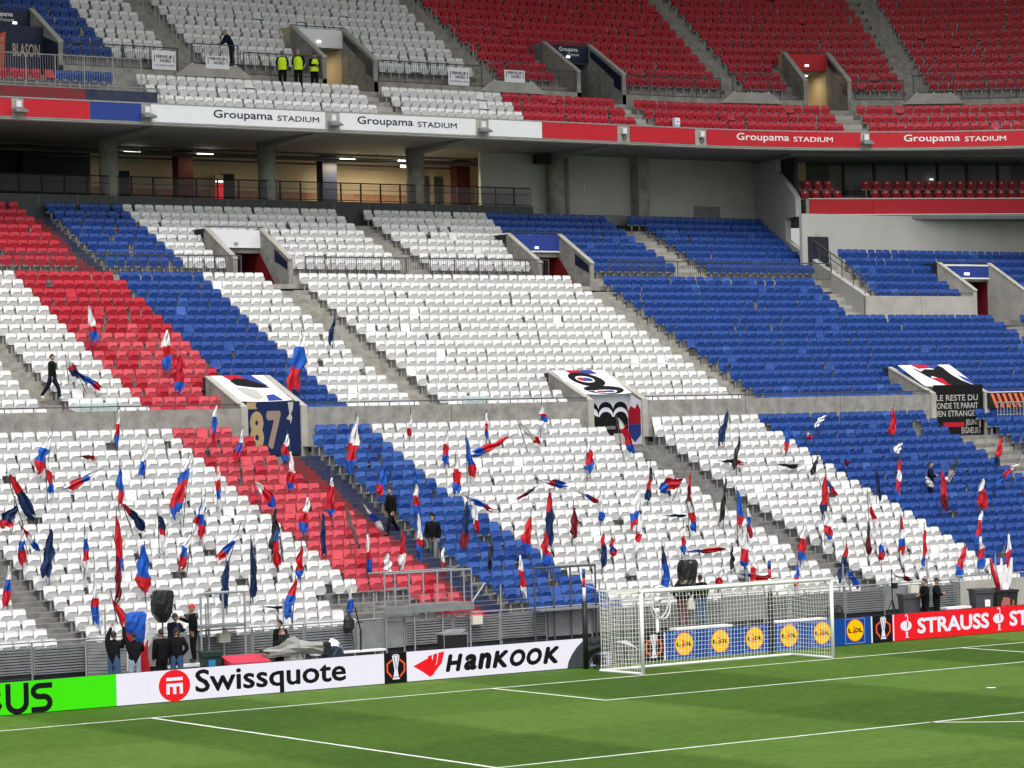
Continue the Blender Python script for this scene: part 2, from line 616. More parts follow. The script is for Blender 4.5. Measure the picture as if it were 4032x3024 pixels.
# ------------------------------------------------------------------ wall between lower and middle terrace
ORANGE = mat('orange_print', (0.75, 0.16, 0.06), 0.6)
segs = [(XL, V_LOW[0][0]-.22, 'left of the banner with the gold number'), (V_LOW[0][1]+.22, V_LOW[1][0]-.22, 'between the 87 banner and the figure eight banner'),
        (V_LOW[1][1]+.22, V_LOW[2][0]-.22, 'between the figure eight and figure seven banners'), (V_LOW[2][1]+.22, 50, 'right of the black lettered banner')]
for x0, x1, where in segs:
    w = thing('concrete_wall', 'low mottled concrete wall '+where, 'wall', ((x0+x1)/2, 27.4, 7.0))
    hw = (x1-x0)/2
    n = max(1, round((x1-x0)/5.6))
    if x0 > 36:
        n = 3
    for i in range(n):
        a, c = -hw+(x1-x0)*i/n, -hw+(x1-x0)*(i+1)/n
        q = MB()
        q.box(a+.012, c-.012, -.06+random.uniform(-.006, .006), .1, -.05, 1.54)
        q.build('panel', CONC, w)
    bx('joint_backing', w, -hw, hw, -.02, .099, -.05, 1.53, CONC_D)
    r = MB()
    r.tube((-hw, .0, 1.70), (hw, .0, 1.70), .022, 6)
    r.build('rail', STEEL_D, w)
    pm = MB()
    pm.tube((0, 0, 1.5), (0, 0, 1.70), .018, 6)
    pm = pm.mesh('post', STEEL_D)
    k = int((x1-x0)/1.15)
    for i in range(k):
        o = obj('post', pm, w, (-hw+.4+i*1.15, 0.0, 0))

# orange printed hoarding and bars at the far right end of that wall
w = thing('orange_hoarding', 'orange and black striped hoarding above grey bars beside the black banner', 'hoarding', (38.6, 27.2, 7.0))
bx('board', w, -2.1, 9, -.03, .05, .85, 1.56, BLACK)
flat('stripe_print', [[(-2.0+i*.36, .87), (-1.82+i*.36, .87), (-2.15+i*.36, 1.52), (-2.33+i*.36, 1.52)] for i in range(1, 28)], w, ORANGE, -.032)
bx('board_trim', w, -2.1, 9, -.05, .06, 1.562, 1.60, PANEL_W)
barm = MB()
barm.tube((0, 0, -.25), (0, 0, 1.1), .022, 6)
barm = barm.mesh('bar', STEEL)
for i in range(26):
    obj('bar', barm, w, (-1.95+i*.2, -.45, 0))
r = MB()
r.tube((-2, -.45, 1.1), (4, -.45, 1.1), .03)
r.tube((-2, -.45, .55), (4, -.45, .55), .02)
r.build('bar_rail', STEEL, w)
bx('base_panel', w, -2.1, 9, -.3, -.2, -.3, .55, PANEL_B)

# ------------------------------------------------------------------ stairways
UNIT = MB()
UNIT.box(-.5, .5, -.5, .5, 0, 1)
STEP = {}


def step_mesh(mt):
    if mt not in STEP:
        u = MB()
        u.box(-.5, .5, -.5, .5, 0, 1)
        STEP[mt] = u.mesh('step', mt)
    return STEP[mt]


def stairway(label, x0, x1, rows, fr, mt, painted=False, arc=False, split=.45):
    """rows from low to high; a half step stands in front of every riser"""
    xc = (x0+x1)/2
    if arc:
        X, Y, a = uframe(xc)
    else:
        X, Y, a = xc, 0.0, 0.0
    root = thing('stairway', label, 'stairs', (X, Y, 0), a)
    w = x1-x0-.02
    for i in range(len(rows)-1):
        y, z = rows[i]
        y2, z2 = rows[i+1]
        h = (z2-z)/2
        ry = y2-.6
        if not painted:
            o = obj('step', step_mesh(mt), root, (0, ry-.19-.002, z-.02))
            o.scale = (w, .38, h+.02)
        else:
            sp = split+random.uniform(-.10, .10)
            for lo, hi, m2 in ((0, sp, PAINT_R), (sp, 1, PAINT_B)):
                o = obj('step', step_mesh(m2), root, (-w/2+w*(lo+hi)/2, ry-.19-.002, z-.02))
                o.scale = (w*(hi-lo)-.004, .38, h+.02)
                o = obj('tread', step_mesh(m2), root, (-w/2+w*(lo+hi)/2, ry+.075, z2-.3))
                o.scale = (w*(hi-lo)-.004, .16, .304)
    return root


lowA = [q for q in rA]
stairway('grey lower stairs at the far left of the lower seats', -17.05, -15.75, lowA, L, CONC_D)
stairway('red and navy painted stairs below the 87 banner', -1.15, .55, lowA[:-1], L, CONC_D, True, split=.46)
stairway('worn wooden grey stairs below the figure eight banner', 15.35, 16.9, lowA[:-1], L, CONC_D)
stairway('pale stairs below the black lettered banner', 32.95, 35.6, lowA[:-1], L, CONC_T)
stairway('concrete stairs at the left edge of the middle seats', -9.65, -8.45, rB, L, CONC_T)
stairway('concrete stairs left of the large white middle block', 6.4, 7.9, rB, L, CONC_T)
stairway('concrete stairs between the white and blue middle blocks', 22.95, 24.25, rB, L, CONC_T)
stairway('pale concrete stairs beside the tall grey side wall', 36.75, 38.7, rB[11:], L, CONC_L)
stairway('red and navy stairs between the red and blue rear seats', -1.7, -.42, rC, L, CONC_T, True, split=.6)
stairway('concrete stairs between the two white rear blocks', 14.65, 15.9, rC, L, CONC_T)
stairway('concrete stairs between the blue rear blocks', 30.25, 31.9, rC, L, CONC_L)
for lab, a, c in (('short stairs at the upper front right of the white lettering', 14.75, 15.9), ('short upper front stairs left of the small white box', 29.45, 30.6),
                  ('short upper front stairs under the red exit panel', 41.5, 42.7)):
    stairway(lab, a, c, ROW_D+[(3.7, 23.45)], U, CONC_L, arc=True)
for lab, a, c in (('steep upper stairs left of the man leaning on the rail', 6.85, 8.2), ('steep upper stairs between white and crimson seats', 23.35, 24.68),
                  ('steep upper stairs left of the red exit panel', 37.4, 38.45), ('steep upper stairs at the far right', 46.0, 47.15)):
    stairway(lab, a, c, [(5.0, 24.12)]+ROW_E, U, CONC_T, arc=True)

# painted band in front of the short seat row at the upper left
q = thing('painted_ledge', 'red and navy painted ledge under the short upper left seat row', 'ledge', (0, 43, 0))
bx('red_ledge', q, -7, -.45, .2, 2.6, 22.05, 22.55, PAINT_R)
bx('navy_ledge', q, -.448, 3.0, .2, 2.6, 22.05, 22.55, PAINT_B)
# ------------------------------------------------------------------ entrances through the terraces
CLOTH_W = mat('banner_white', (0.72, 0.73, 0.80), 0.8, 0.1, bump=0.3, bscale=3)
CLOTH_R = mat('banner_red', (0.40, 0.015, 0.03), 0.8, 0.1)
CLOTH_B = mat('banner_blue', (0.035, 0.055, 0.24), 0.8, 0.1)
CLOTH_N = mat('banner_navy', (0.012, 0.022, 0.075), 0.8, 0.1)
CLOTH_K = mat('banner_black', (0.010, 0.010, 0.011), 0.8, 0.1)
GOLD = mat('gold_print', (0.36, 0.26, 0.13), 0.7)
BRONZE = mat('bronze_print', (0.26, 0.19, 0.16), 0.7)
GREY_P = mat('grey_print', (0.40, 0.39, 0.36), 0.7)
EXIT = mat('lit_exit_sign', (0.8, 0.8, 0.8), emit=(0.95, 1, 1), es=1.6*EMIT)
TUBE = mat('lit_tube', (1, 1, 1), emit=(1, 0.96, 0.82), es=5.0*EMIT)


def entrance(label, x0, x1, yf, yb, zf, zt0, zt1, arc=False, panel=None, deep=2.5, inner=DARK, right_in=None, wt=.22, wall=CONC):
    xc = (x0+x1)/2
    if arc:
        X, Y, a = uframe(xc)
    else:
        X, Y, a = xc, 0.0, 0.0
    root = thing('stand_entrance', label, 'entrance', (X, Y, 0), a)
    hw = (x1-x0)/2
    poly = [(yf, zf-.3), (yf, zt0), (yb, zt1), (yb, zf-.3)]
    for sgn in (-1, 1):
        q = MB()
        if sgn < 0:
            q.prism_x(poly, -hw-wt, -hw)
        else:
            q.prism_x(poly, hw, hw+wt)
        q.build('side_wall', wall, root)
        q = MB()
        c0 = -hw-wt-.02 if sgn < 0 else hw-.02
        q.prism_x([(yf-.03, zt0-.02), (yf-.03, zt0+.05), (yb, zt1+.06), (yb, zt1-.01)], c0, c0+wt+.04)
        q.build('coping', CONC_L, root)
    q = MB()
    q.box(-hw, hw, yf-.05, yb+deep, zf-.3, zf)
    q.build('floor', CONC_D, root)
    q = MB()
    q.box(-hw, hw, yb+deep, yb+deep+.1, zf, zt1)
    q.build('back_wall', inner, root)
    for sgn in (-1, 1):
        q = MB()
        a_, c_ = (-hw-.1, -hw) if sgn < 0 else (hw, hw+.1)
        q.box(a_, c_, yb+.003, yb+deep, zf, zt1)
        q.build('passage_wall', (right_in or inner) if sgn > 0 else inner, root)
    if panel:
        z0, z1, pm = panel
        q = MB()
        q.box(-hw, hw, yb-.12, yb-.03, z0, z1)
        q.build('header_panel', pm, root)
        q = MB()
        q.box(-hw, hw, yb-.03, yb+deep, z0-.05, z0+.1)
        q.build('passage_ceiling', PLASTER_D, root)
        q = MB()
        q.tube((-hw-.2, yb-.06, z1+.14), (hw+.2, yb-.06, z1+.14), .022, 6)
        for t in np.linspace(-hw, hw, 5):
            q.tube((t, yb-.06, z1-.02), (t, yb-.06, z1+.14), .014, 5)
        q.build('header_rail', STEEL_D, root)
    return root


def canopy(root, x0, x1, yb, yf, zb, zf, n=10):
    """banner stretched over the sloping top of an entrance, sagging between its edges"""
    vs, fs = [], []
    for i in range(n+1):
        for j in range(n+1):
            u, v = i/n, j/n
            y = yb+(yf-yb)*v
            z = zb+(zf-zb)*v-.06*math.sin(PI*u)*math.sin(PI*v)-.04*u*(1-u)*v*4
            vs.append((x0+(x1-x0)*u, y, z))
    for i in range(n):
        for j in range(n):
            fs.append((i*(n+1)+j, (i+1)*(n+1)+j, (i+1)*(n+1)+j+1, i*(n+1)+j+1))
    me = MB()
    me.add(vs, fs)
    c = me.build('canopy_banner', CLOTH_W, root, True)

    def P(u, v, lift=.012):
        y = yb+(yf-yb)*v
        return (x0+(x1-x0)*u, y-.5*lift, zb+(zf-zb)*v-.06*math.sin(PI*u)*math.sin(PI*v)-.04*u*(1-u)*v*4+lift)
    return c, P


def on_canopy(name, P, poly, mt, parent, lift=.012):
    """shapes drawn in the banner's own u, v, cut into small pieces so that they follow its sag"""
    bm = bmesh.new()
    vs = [bm.verts.new((u, v, 0)) for u, v in poly]
    bm.faces.new(vs)
    bmesh.ops.triangulate(bm, faces=bm.faces[:])
    bmesh.ops.subdivide_edges(bm, edges=bm.edges[:], cuts=2, use_grid_fill=True)
    for v in bm.verts:
        v.co = Vector(P(v.co.x, v.co.y, lift))
    me = bpy.data.meshes.new(name)
    bm.to_mesh(me)
    bm.free()
    me.materials.append(mt)
    return obj(name, me, parent)


# -- three entrances in the low wall, hung with banners
for i, (x0, x1) in enumerate(V_LOW):
    lab = ['entrance hung with a navy banner reading 87', 'entrance with the black figure 8 canopy banner', 'entrance with the black lettered banner and figure 7 canopy'][i]
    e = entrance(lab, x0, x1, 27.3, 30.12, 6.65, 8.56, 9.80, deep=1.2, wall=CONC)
    hw = (x1-x0)/2
    for sgn in (-1, 1):
        bx('jamb', e, sgn*(hw+.11)-.14, sgn*(hw+.11)+.14, 27.26, 27.34, 6.3, 8.6, CONC_L)
    cb = [(30.16, 27.95, 9.86, 8.83), (30.0, 28.0, 9.88, 8.86), (29.6, 27.8, 9.92, 8.92)][i]
    c, P = canopy(e, -hw-.12, hw+.02, *cb)
    if i == 0:
        on_canopy('red_print', P, [(.25, .0), (.55, .0), (.60, .28), (.36, .28)], CLOTH_R, c)
        on_canopy('blue_print', P, [(.55, .0), (.76, .0), (.86, .40), (.70, .40), (.60, .28)], CLOTH_B, c)
        on_canopy('dark_print', P, [(.30, .20), (.42, .10), (.62, .14), (.80, .34), (.86, .48), (.66, .44), (.34, .34)], CLOTH_K, c, .016)
        on_canopy('grey_print', P, [(.28, .44), (.44, .42), (.60, .52), (.58, .80), (.44, .92), (.34, .74)], GREY_P, c, .015)
        on_canopy('blue_print', P, [(.66, .74), (.80, .72), (.84, .98), (.58, .98)], CLOTH_B, c)
        bn = bx('hanging_banner', e, -hw+.01, hw-.01, 27.40, 27.43, 6.75, 8.78, CLOTH_N)
        text('8', bn, -hw+.16, -hw+.78, 6.95, 8.42, 27.392, GOLD, .05)
        text('7', bn, -hw+.90, -hw+1.55, 6.95, 8.42, 27.392, BRONZE, .05)
        flat('gold_crest', [[(-hw+.05, 8.50), (-hw+.5, 8.50), (-hw+.44, 8.66), (-hw+.5, 8.76), (-hw+.05, 8.76)]], bn, GOLD, 27.395)
        flat('torn_edge', [[(hw-.55, 8.75), (hw-.3, 8.75), (hw-.33, 8.45), (hw-.42, 8.3), (hw-.36, 8.15), (hw-.44, 7.9), (hw-.47, 8.05), (hw-.62, 8.1), (hw-.48, 8.3)]], bn, GREY_P, 27.39)
    elif i == 1:
        on_canopy('red_print', P, [(.24, .0), (.50, .0), (.52, .14), (.30, .14)], CLOTH_R, c)
        on_canopy('blue_print', P, [(.50, .0), (.74, .0), (.80, .14), (.52, .14)], CLOTH_B, c)

        def el(cx, cy, rx, ry, k=0.18, n=26):
            return [(cx+rx*math.cos(t)+k*ry*math.sin(t), cy+ry*math.sin(t)) for t in [2*PI*j/n for j in range(n)]]
        on_canopy('numeral', P, el(.47, .36, .30, .28), CLOTH_K, c, .014)
        on_canopy('numeral', P, el(.56, .80, .36, .195), CLOTH_K, c, .015)
        on_canopy('numeral_outline', P, el(.45, .34, .165, .125), CLOTH_W, c, .018)
        on_canopy('numeral_red', P, el(.40, .34, .085, .075), CLOTH_R, c, .021)
        on_canopy('numeral_blue', P, el(.50, .35, .085, .075), CLOTH_B, c, .022)
        on_canopy('numeral_outline', P, el(.55, .88, .21, .085), CLOTH_W, c, .020)
        on_canopy('numeral_red', P, el(.48, .88, .10, .05), CLOTH_R, c, .023)
        on_canopy('numeral_blue', P, el(.62, .88, .10, .05), CLOTH_B, c, .024)
        bn = bx('hanging_banner', e, -hw+.01, hw-.01, 28.30, 28.33, 6.7, 9.0, CLOTH_W)
        AP = MB()
        kk = 0
        for a0 in (.22, .98, 1.74):
            for (r_, w_, mt_, yy_) in ((.36, .20, CLOTH_K, 28.294),):
                pts_ = [(-hw+a0+.40+.38*math.cos(math.radians(t_)), 8.02+r_*math.sin(math.radians(t_))) for t_ in range(180, -1, -15)]
                for p0, p1 in zip(pts_, pts_[1:]):
                    kk += 1
                    if min(p0[0], p1[0]) < -hw+.05:
                        continue
                    AP.prism_y([(p0[0], p0[1]-.09), (p1[0], p1[1]-.09), (p1[0], p1[1]+.13), (p0[0], p0[1]+.13)], yy_-.004-.0002*kk, yy_)
        AP.build('arch_print', CLOTH_K, bn)
        flat('dark_print', [[(-hw+.02, 6.72), (hw-.03, 6.72), (hw-.03, 7.80)]+[(-hw+a0+.40+.33*math.cos(math.radians(t_)), 7.84+.26*math.sin(math.radians(t_))) for a0 in (1.74, .98) for t_ in range(10, 171, 20)]+[(-hw+.88, 7.92), (-hw+.6, 8.10), (-hw+.02, 8.10)]], bn, CLOTH_K, 28.287)
        flat('pale_panel', [[(-hw+1.72, 6.74), (hw-.12, 6.74), (hw-.12, 7.18), (-hw+1.75, 7.18)], [(-hw+.6, 7.02), (-hw+1.55, 7.02), (-hw+1.55, 7.16), (-hw+.6, 7.16)]], bn, GREY_P, 28.279)
        text('C VIRAGE NORD', bn, -hw+.70, -hw+1.85, 7.36, 7.5, 28.279, GREY_P, .01)
        flat('red_line', [[(-hw+1.9, 7.5), (hw-.05, 7.5), (hw-.05, 7.54), (-hw+1.9, 7.54)]], bn, CLOTH_R, 28.280)
        wf = MB()
        wf.prism_x([(27.36, 6.7), (27.36, 8.5), (29.9, 9.6), (29.9, 6.7)], hw-.012, hw-.002)
        wf.build('side_banner', CLOTH_W, e)
        q = MB()
        q.prism_x([(27.42, 7.55), (27.42, 8.15), (27.62, 8.42), (27.8, 8.2), (28.1, 8.32), (28.28, 8.1), (28.28, 7.55)], hw-.018, hw-.013)
        q.build('red_print', CLOTH_R, e)
        q = MB()
        q.prism_x([(27.42, 7.545), (28.28, 7.545), (28.28, 7.1), (27.85, 6.8), (27.42, 7.1)], hw-.018, hw-.013)
        q.build('blue_print', CLOTH_B, e)
    else:
        on_canopy('red_print', P, [(.25, .0), (.52, .0), (.56, .13), (.32, .16)], CLOTH_R, c)
        on_canopy('blue_print', P, [(.52, .0), (.76, .0), (.78, .10), (.66, .18), (.55, .14)], CLOTH_B, c)
        on_canopy('numeral', P, [(.20, .10), (.30, .28), (.42, .18), (.58, .20), (.74, .06), (.80, .12), (.80, .42), (.84, .70), (.94, 1.0), (.60, 1.0), (.52, .86), (.55, .60), (.60, .46), (.40, .46), (.34, .60)], CLOTH_K, c, .016)
        on_canopy('numeral_red', P, [(.34, .56), (.60, .54), (.52, .74), (.56, .98), (.46, .98)], CLOTH_R, c, .013)
        on_canopy('numeral_blue', P, [(.90, .46), (1.0, .72), (1.0, 1.0), (.96, 1.0), (.90, .74)], CLOTH_B, c, .014)
        bn = bx('hanging_banner', e, -hw+.01, hw-.01, 27.40, 27.43, 6.72, 8.95, CLOTH_K)
        text('LE RESTE DU', bn, -hw+.16, hw-.33, 8.23, 8.50, 27.39, GREY_P, .012)
        text('IONDE TE PARAIT', bn, -hw+.11, hw-.33, 7.87, 8.14, 27.39, GREY_P, .012)
        text('IEN ETRANGE\u00bb', bn, -hw+.17, hw-.33, 7.52, 7.79, 27.39, GREY_P, .012)
        text('JEUNES', bn, hw-1.12, hw-.22, 7.05, 7.37, 27.39, GREY_P, .01)
        text('EIGNEURS', bn, hw-1.38, hw-.22, 6.74, 7.02, 27.39, GREY_P, .01)
        flat('red_print', [[(-hw+.55, 7.05), (hw-1.2, 7.05), (hw-1.2, 7.26), (-hw+.55, 7.26)]], bn, CLOTH_R, 27.392)

# -- entrances off the cross walkway
for i, (x0, x1) in enumerate(V_MID):
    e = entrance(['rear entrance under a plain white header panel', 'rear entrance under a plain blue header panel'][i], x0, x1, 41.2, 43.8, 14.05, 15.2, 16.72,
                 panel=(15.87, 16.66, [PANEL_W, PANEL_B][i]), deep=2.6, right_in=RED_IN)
    bx('exit_sign', e, -.05, .12, 43.6, 43.67, 16.02, 16.12, EXIT if i else GREY_P)
    q = MB()
    q.prism_x([(42.3, 14.06), (43.79, 14.06), (43.79, 15.7)], (x1-x0)/2-.012, (x1-x0)/2-.002)
    q.build('red_wall_print', RED_IN, e)
    q = MB()
    q.prism_x([(41.3, 14.75), (41.3, 15.1), (42.4, 15.75), (42.4, 15.2)], (x1-x0)/2-.014, (x1-x0)/2-.004)
    q.build('number_board', PANEL_N, e)
    bx('panel_edge', e, -(x1-x0)/2, (x1-x0)/2, 43.665, 43.675, 15.86, 15.93, PANEL_W)
e = entrance('entrance with a blue header panel at the far right', V_R[0], V_R[1], 36.6, 39.2, 12.3, 13.75, 15.3, panel=(14.5, 15.22, PANEL_B), deep=2.4, right_in=RED_IN, wall=CONC_L)
bx('panel_edge', e, -1.6, 1.6, 39.06, 39.075, 14.48, 14.56, PANEL_W)
bx('panel_edge', e, -1.6, 1.6, 39.06, 39.075, 15.14, 15.22, PANEL_W)
bx('exit_sign', e, -.1, .2, 39.0, 39.07, 14.68, 14.8, EXIT)
# -- entrances in the upper tier
lab = ['upper entrance with navy printed walls at the left edge', 'upper entrance under a white header panel beside three stewards', 'upper entrance under a navy lettered header panel', 'upper entrance under a crimson header panel, lit inside']
for i, (x0, x1) in enumerate(V_UP):
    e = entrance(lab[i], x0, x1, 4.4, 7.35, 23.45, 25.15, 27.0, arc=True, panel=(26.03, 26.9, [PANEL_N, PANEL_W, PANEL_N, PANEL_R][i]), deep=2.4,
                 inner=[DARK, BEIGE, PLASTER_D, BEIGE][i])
    hw = (x1-x0)/2
    yp = 7.22
    bx('exit_sign', e, -.12 if i else .6, .10 if i else .8, yp-.03, yp+.005, 26.25, 26.36, EXIT)
    if i in (0, 2):
        text('Groupama', e, -.55, .62, 26.52, 26.80, yp, WHITE, .02)
        text('STADIUM', e, -.05, .66, 26.36, 26.47, yp-.005, WHITE, .01)
    if i > 0:
        q = MB()
        q.prism_x([(4.5, 24.3), (4.5, 25.05), (7.1, 26.7), (7.1, 26.35), (5.1, 24.95), (5.1, 24.6)], hw-.012, hw-.002)
        q.build('side_print', PANEL_N, e)
    else:
        q = MB()
        q.prism_x([(4.45, 23.5), (4.45, 25.1), (7.2, 26.0), (7.2, 23.5)], hw-.012, hw-.002)
        q.build('side_print', PANEL_N, e)
        pt = bx('printed_panel', e, -hw+.35, hw-.02, 5.9, 5.95, 23.5, 26.0, PANEL_N)
        text('BLASON', pt, -.05, hw-.2, 24.62, 25.2, 5.89, mat('tan_print', (0.45, 0.36, 0.27), 0.7), .02)
        flat('orange_strip', [[(-.62, 23.9), (-.50, 23.9), (-.36, 25.7), (-.95, 25.45), (-.95, 24.7)]], pt, mat('orange_red_print', (0.6, 0.10, 0.04), 0.7), 5.89)
        text('QUE', pt, -.92, -.46, 25.2, 25.45, 5.88, mat('tan_print', (0.45, 0.36, 0.27)), .02)
        text('AIS', pt, -.92, -.46, 24.87, 25.12, 5.88, mat('tan_print', (0.45, 0.36, 0.27)), .02)
    if i in (1, 3):
        q = MB()
        q.box(-.5, .5, 8.4, 8.5, 25.88, 25.93)
        q.build('tube_lamp', TUBE, e)
        ld = bpy.data.lights.new('passage_lamp', 'AREA')
        ld.energy = 14
        ld.color = (1, .78, .42)
        ld.size = .8
        lo = obj('passage_lamp', ld, e, (0, 8.45, 25.85))

# concrete guards where the upper stairs meet the front walkway
for s0, s1, lab in ((6.15, 9.85, 'trapezoid concrete guard under the leaning man'), (22.72, 26.32, 'trapezoid concrete guard below the white and crimson stairs'),
                    (36.5, 39.77, 'trapezoid concrete guard left of the crimson header panel'), (45.55, 48.53, 'trapezoid concrete guard at the far right')):
    X, Y, a = uframe((s0+s1)/2)
    g = thing('concrete_guard', lab, 'guard', (X, Y, 0), a)
    hw = (s1-s0)/2
    q = MB()
    q.prism_y([(-hw*1.1, 23.9), (hw*1.1, 23.9), (hw*.66, 24.45), (-hw*.66, 24.45)], 4.15, 4.30)
    q.build('guard_wall', CONC_L, g)
    q = MB()
    for t in (-.6, 0, .6):
        q.lathe([(.05, 0), (.05, .05)], (t*hw, 4.2, 24.45), 8)
    q.build('guard_lamp', PANEL_W, g)

# ------------------------------------------------------------------ guard rails


def guard_rail(label, s0, s1, d, zb, h, fr, spacing=1.25, bars=True, arc=False, gaps=(), mt=STEEL_D):
    g = thing('guard_rail', label, 'railing')
    pos = srange(s0, s1) if arc else [s0, s1]
    top, bot = MB(), MB()
    for a, c in zip(pos, pos[1:]):
        top.tube(fr(a, d, zb+h), fr(c, d, zb+h), .026, 6)
        bot.tube(fr(a, d, zb+.06), fr(c, d, zb+.06), .016, 5)
    top.build('top_rail', mt, g)
    bot.build('bottom_rail', mt, g)
    pm = MB()
    pm.tube((0, 0, 0), (0, 0, h), .026, 6)
    pm = pm.mesh('post', mt)
    n = max(1, int((s1-s0)/spacing))
    for i in range(n+1):
        obj('post', pm, g, fr(s0+(s1-s0)*i/n, d, zb))
    if bars:
        q = MB()
        nb = int((s1-s0)/.115)
        for i in range(nb):
            s_ = s0+(s1-s0)*(i+.5)/nb
            x, y, z = fr(s_, d, zb)
            q.box(x-.006, x+.006, y-.006, y+.006, z+.07, z+h-.02)
        tag(q.build('balusters', mt, g), kind='stuff')
    return g


for s0, s1, lab in ((-14, 5.3, 'grey balustrade below the red and blue rear seats'), (8.5, 21.5, 'grey balustrade above the large white block'), (24.9, 38.6, 'grey balustrade above the blue middle block')):
    guard_rail(lab, s0, s1, 40.25, 14.4, .86, L)
for s0, s1, lab in ((.7, 6.3, 'upper balustrade between the left entrance and the left stairs'), (9.7, 13.8, 'upper balustrade behind the three stewards'), (17.0, 22.9, 'upper balustrade above the white upper front rows'),
                    (26.2, 28.5, 'upper balustrade left of the navy lettered entrance'), (31.7, 36.7, 'upper balustrade right of the navy lettered entrance'), (39.7, 40.6, 'short upper balustrade left of the crimson entrance'),
                    (43.4, 45.7, 'upper balustrade right of the crimson entrance'), (48.4, 56, 'upper balustrade at the far right')):
    guard_rail(lab, s0, s1, 4.47, 24.12, 1.05, U, arc=True)
for s0, s1, lab in ((6.9, 9.3, 'balustrade the dark clothed man leans on'), (23.4, 25.6, 'balustrade over the guard below the white and crimson stairs'),
                    (37.2, 39.2, 'balustrade over the guard left of the crimson entrance'), (46.1, 48.0, 'balustrade over the guard at the far right')):
    guard_rail(lab, s0, s1, 4.25, 24.46, .95, U, arc=True)
guard_rail('balustrade in front of the short upper left seat row', -7, 2.6, .9, 22.3, 1.75, U, bars=True, mt=STEEL)
guard_rail('lower balustrade of the upper left painted ledge', -7, 3.2, .35, 22.1, .62, U, bars=True, mt=STEEL)
# slim hand rails standing in the upper stairs
for s0, lab in ((8.35, 'slim handrails beside the left upper stairs'), (24.85, 'slim handrails beside the stairs at the crimson block'), (38.6, 'slim handrails left of the crimson entrance'), (47.3, 'slim handrails beside the far right upper stairs')):
    X, Y, a = uframe(s0-.75)
    g = thing('handrail', lab, 'handrail', (X, Y, 0), a)
    for i in range(0, 11, 2):
        d, z = ROW_E[i]
        q = MB()
        q.path([(0, d-.5, z), (0, d-.5, z+.95), (0, d-.1, z+1.15), (0, d-.1, z)], .022, 6)
        q.build('rail_loop', STEEL, g)

# ------------------------------------------------------------------ front edge panels, lettering and lamps
FP = [(-12, -4.01, PANEL_R), (-3.48, -.40, PANEL_R), (-.40, 2.08, PANEL_B), (2.52, 11.31, PANEL_W), (12.05, 19.46, PANEL_W), (20.16, 23.22, PANEL_W), (23.22, 27.67, PANEL_R),
      (28.39, 32.41, PANEL_R), (33.08, 41.94, PANEL_R), (42.42, 56, PANEL_R)]
LB = ['red edge panel at the far left of the upper tier', 'plain red edge panel left of the blue one', 'plain blue edge panel of the upper tier', 'white edge panel with navy lettering, the left one', 'white edge panel with navy lettering, the right one',
      'plain white edge panel beside the red one', 'plain red edge panel right of the white one', 'short red edge panel without lettering', 'red edge panel with white lettering, the left one', 'red edge panel with white lettering, the right one']
LET = {3: (5.6, 10.98, INK), 4: (13.0, 18.39, INK), 8: (34.9, 40.4, WHITE), 9: (44.26, 49.6, WHITE)}
for i, (s0, s1, m_) in enumerate(FP):
    sc = (s0+s1)/2
    p = thing('edge_panel', LB[i], 'panel', U(sc, 0, 21.2))
    q = MB()
    n = max(1, int((s1-s0)/1.2))
    ss = [s0+.01+(s1-s0-.02)*j/n for j in range(n+1)] if s1 > UX0 else [s0+.01, s1-.01]
    O = Vector(U(sc, 0, 21.2))
    fr = lambda s, d, z, O=O: tuple(Vector(U(s, d, z))-O)
    sweep(q, [(-.02, 21.99), (-.05, 21.99), (-.05, 21.23), (-.02, 21.23)], ss, fr)
    q.build('board', m_, p)
    if i in LET:
        a, c, lm = LET[i]
        for wd, u0, u1, z0, z1, bo in (('Groupama', 0, .555, 21.42, 21.88, .012), ('STADIUM', .60, 1, 21.50, 21.75, .012)):
            vs, fs = embolden(*text_geo(wd), bo)
            xs_ = [v[0] for v in vs]; ys_ = [v[1] for v in vs]
            ax, bx2, ay, by = min(xs_), max(xs_), min(ys_), max(ys_)
            me = bpy.data.meshes.new('lettering')
            me.from_pydata([fr(a+(c-a)*(u0+(u1-u0)*(v[0]-ax)/(bx2-ax)), -.058+v[2], z0+(v[1]-ay)/(by-ay)*(z1-z0)) for v in vs], [], fs)
            me.materials.append(lm)
            obj('lettering', me, p)
        # each board carries short seams
LAMPB = mat('lamp_housing', (0.55, 0.55, 0.52), 0.5)
for i, (s, lab) in enumerate(((-3.75, 'grey floodlight between the two left red edge panels'), (2.3, 'grey floodlight right of the blue edge panel'), (11.68, 'grey floodlight between the two white lettered panels'), (19.8, 'grey floodlight right of the second white lettering'),
                              (28.0, 'pale junction box left of the short red panel'), (32.75, 'pale junction box left of the red lettered panel'), (42.2, 'grey floodlight between the two red lettered panels'))):
    X, Y, a = uframe(s)
    l = thing('floodlight' if i not in (4, 5) else 'junction_box', lab, 'lamp' if i not in (4, 5) else 'box', (X, Y, 21.2), a)
    bx('housing', l, -.13, .13, -.20, -.03, .38, .68, LAMPB)
    bx('lid', l, -.10, .10, -.215, -.203, .41, .65, PANEL_W)
    if i not in (4, 5):
        q = MB()
        q.prism_x([(-.55, .16), (-.55, .22), (-.22, .36), (-.12, .36), (-.12, .16)], -.28, .28)
        q.build('lamp_head', FENCE, l)
        q = MB()
        q.tube((0, -.1, .36), (0, -.1, .4), .04)
        q.build('bracket', STEEL_D, l)
    else:
        q = MB()
        q.path([(.05, -.1, .40), (.12, -.12, .2), (.02, -.1, .1), (-.04, -.08, .14), (-.03, -.08, .36)], .018, 5)
        q.build('cable', BLACK, l)

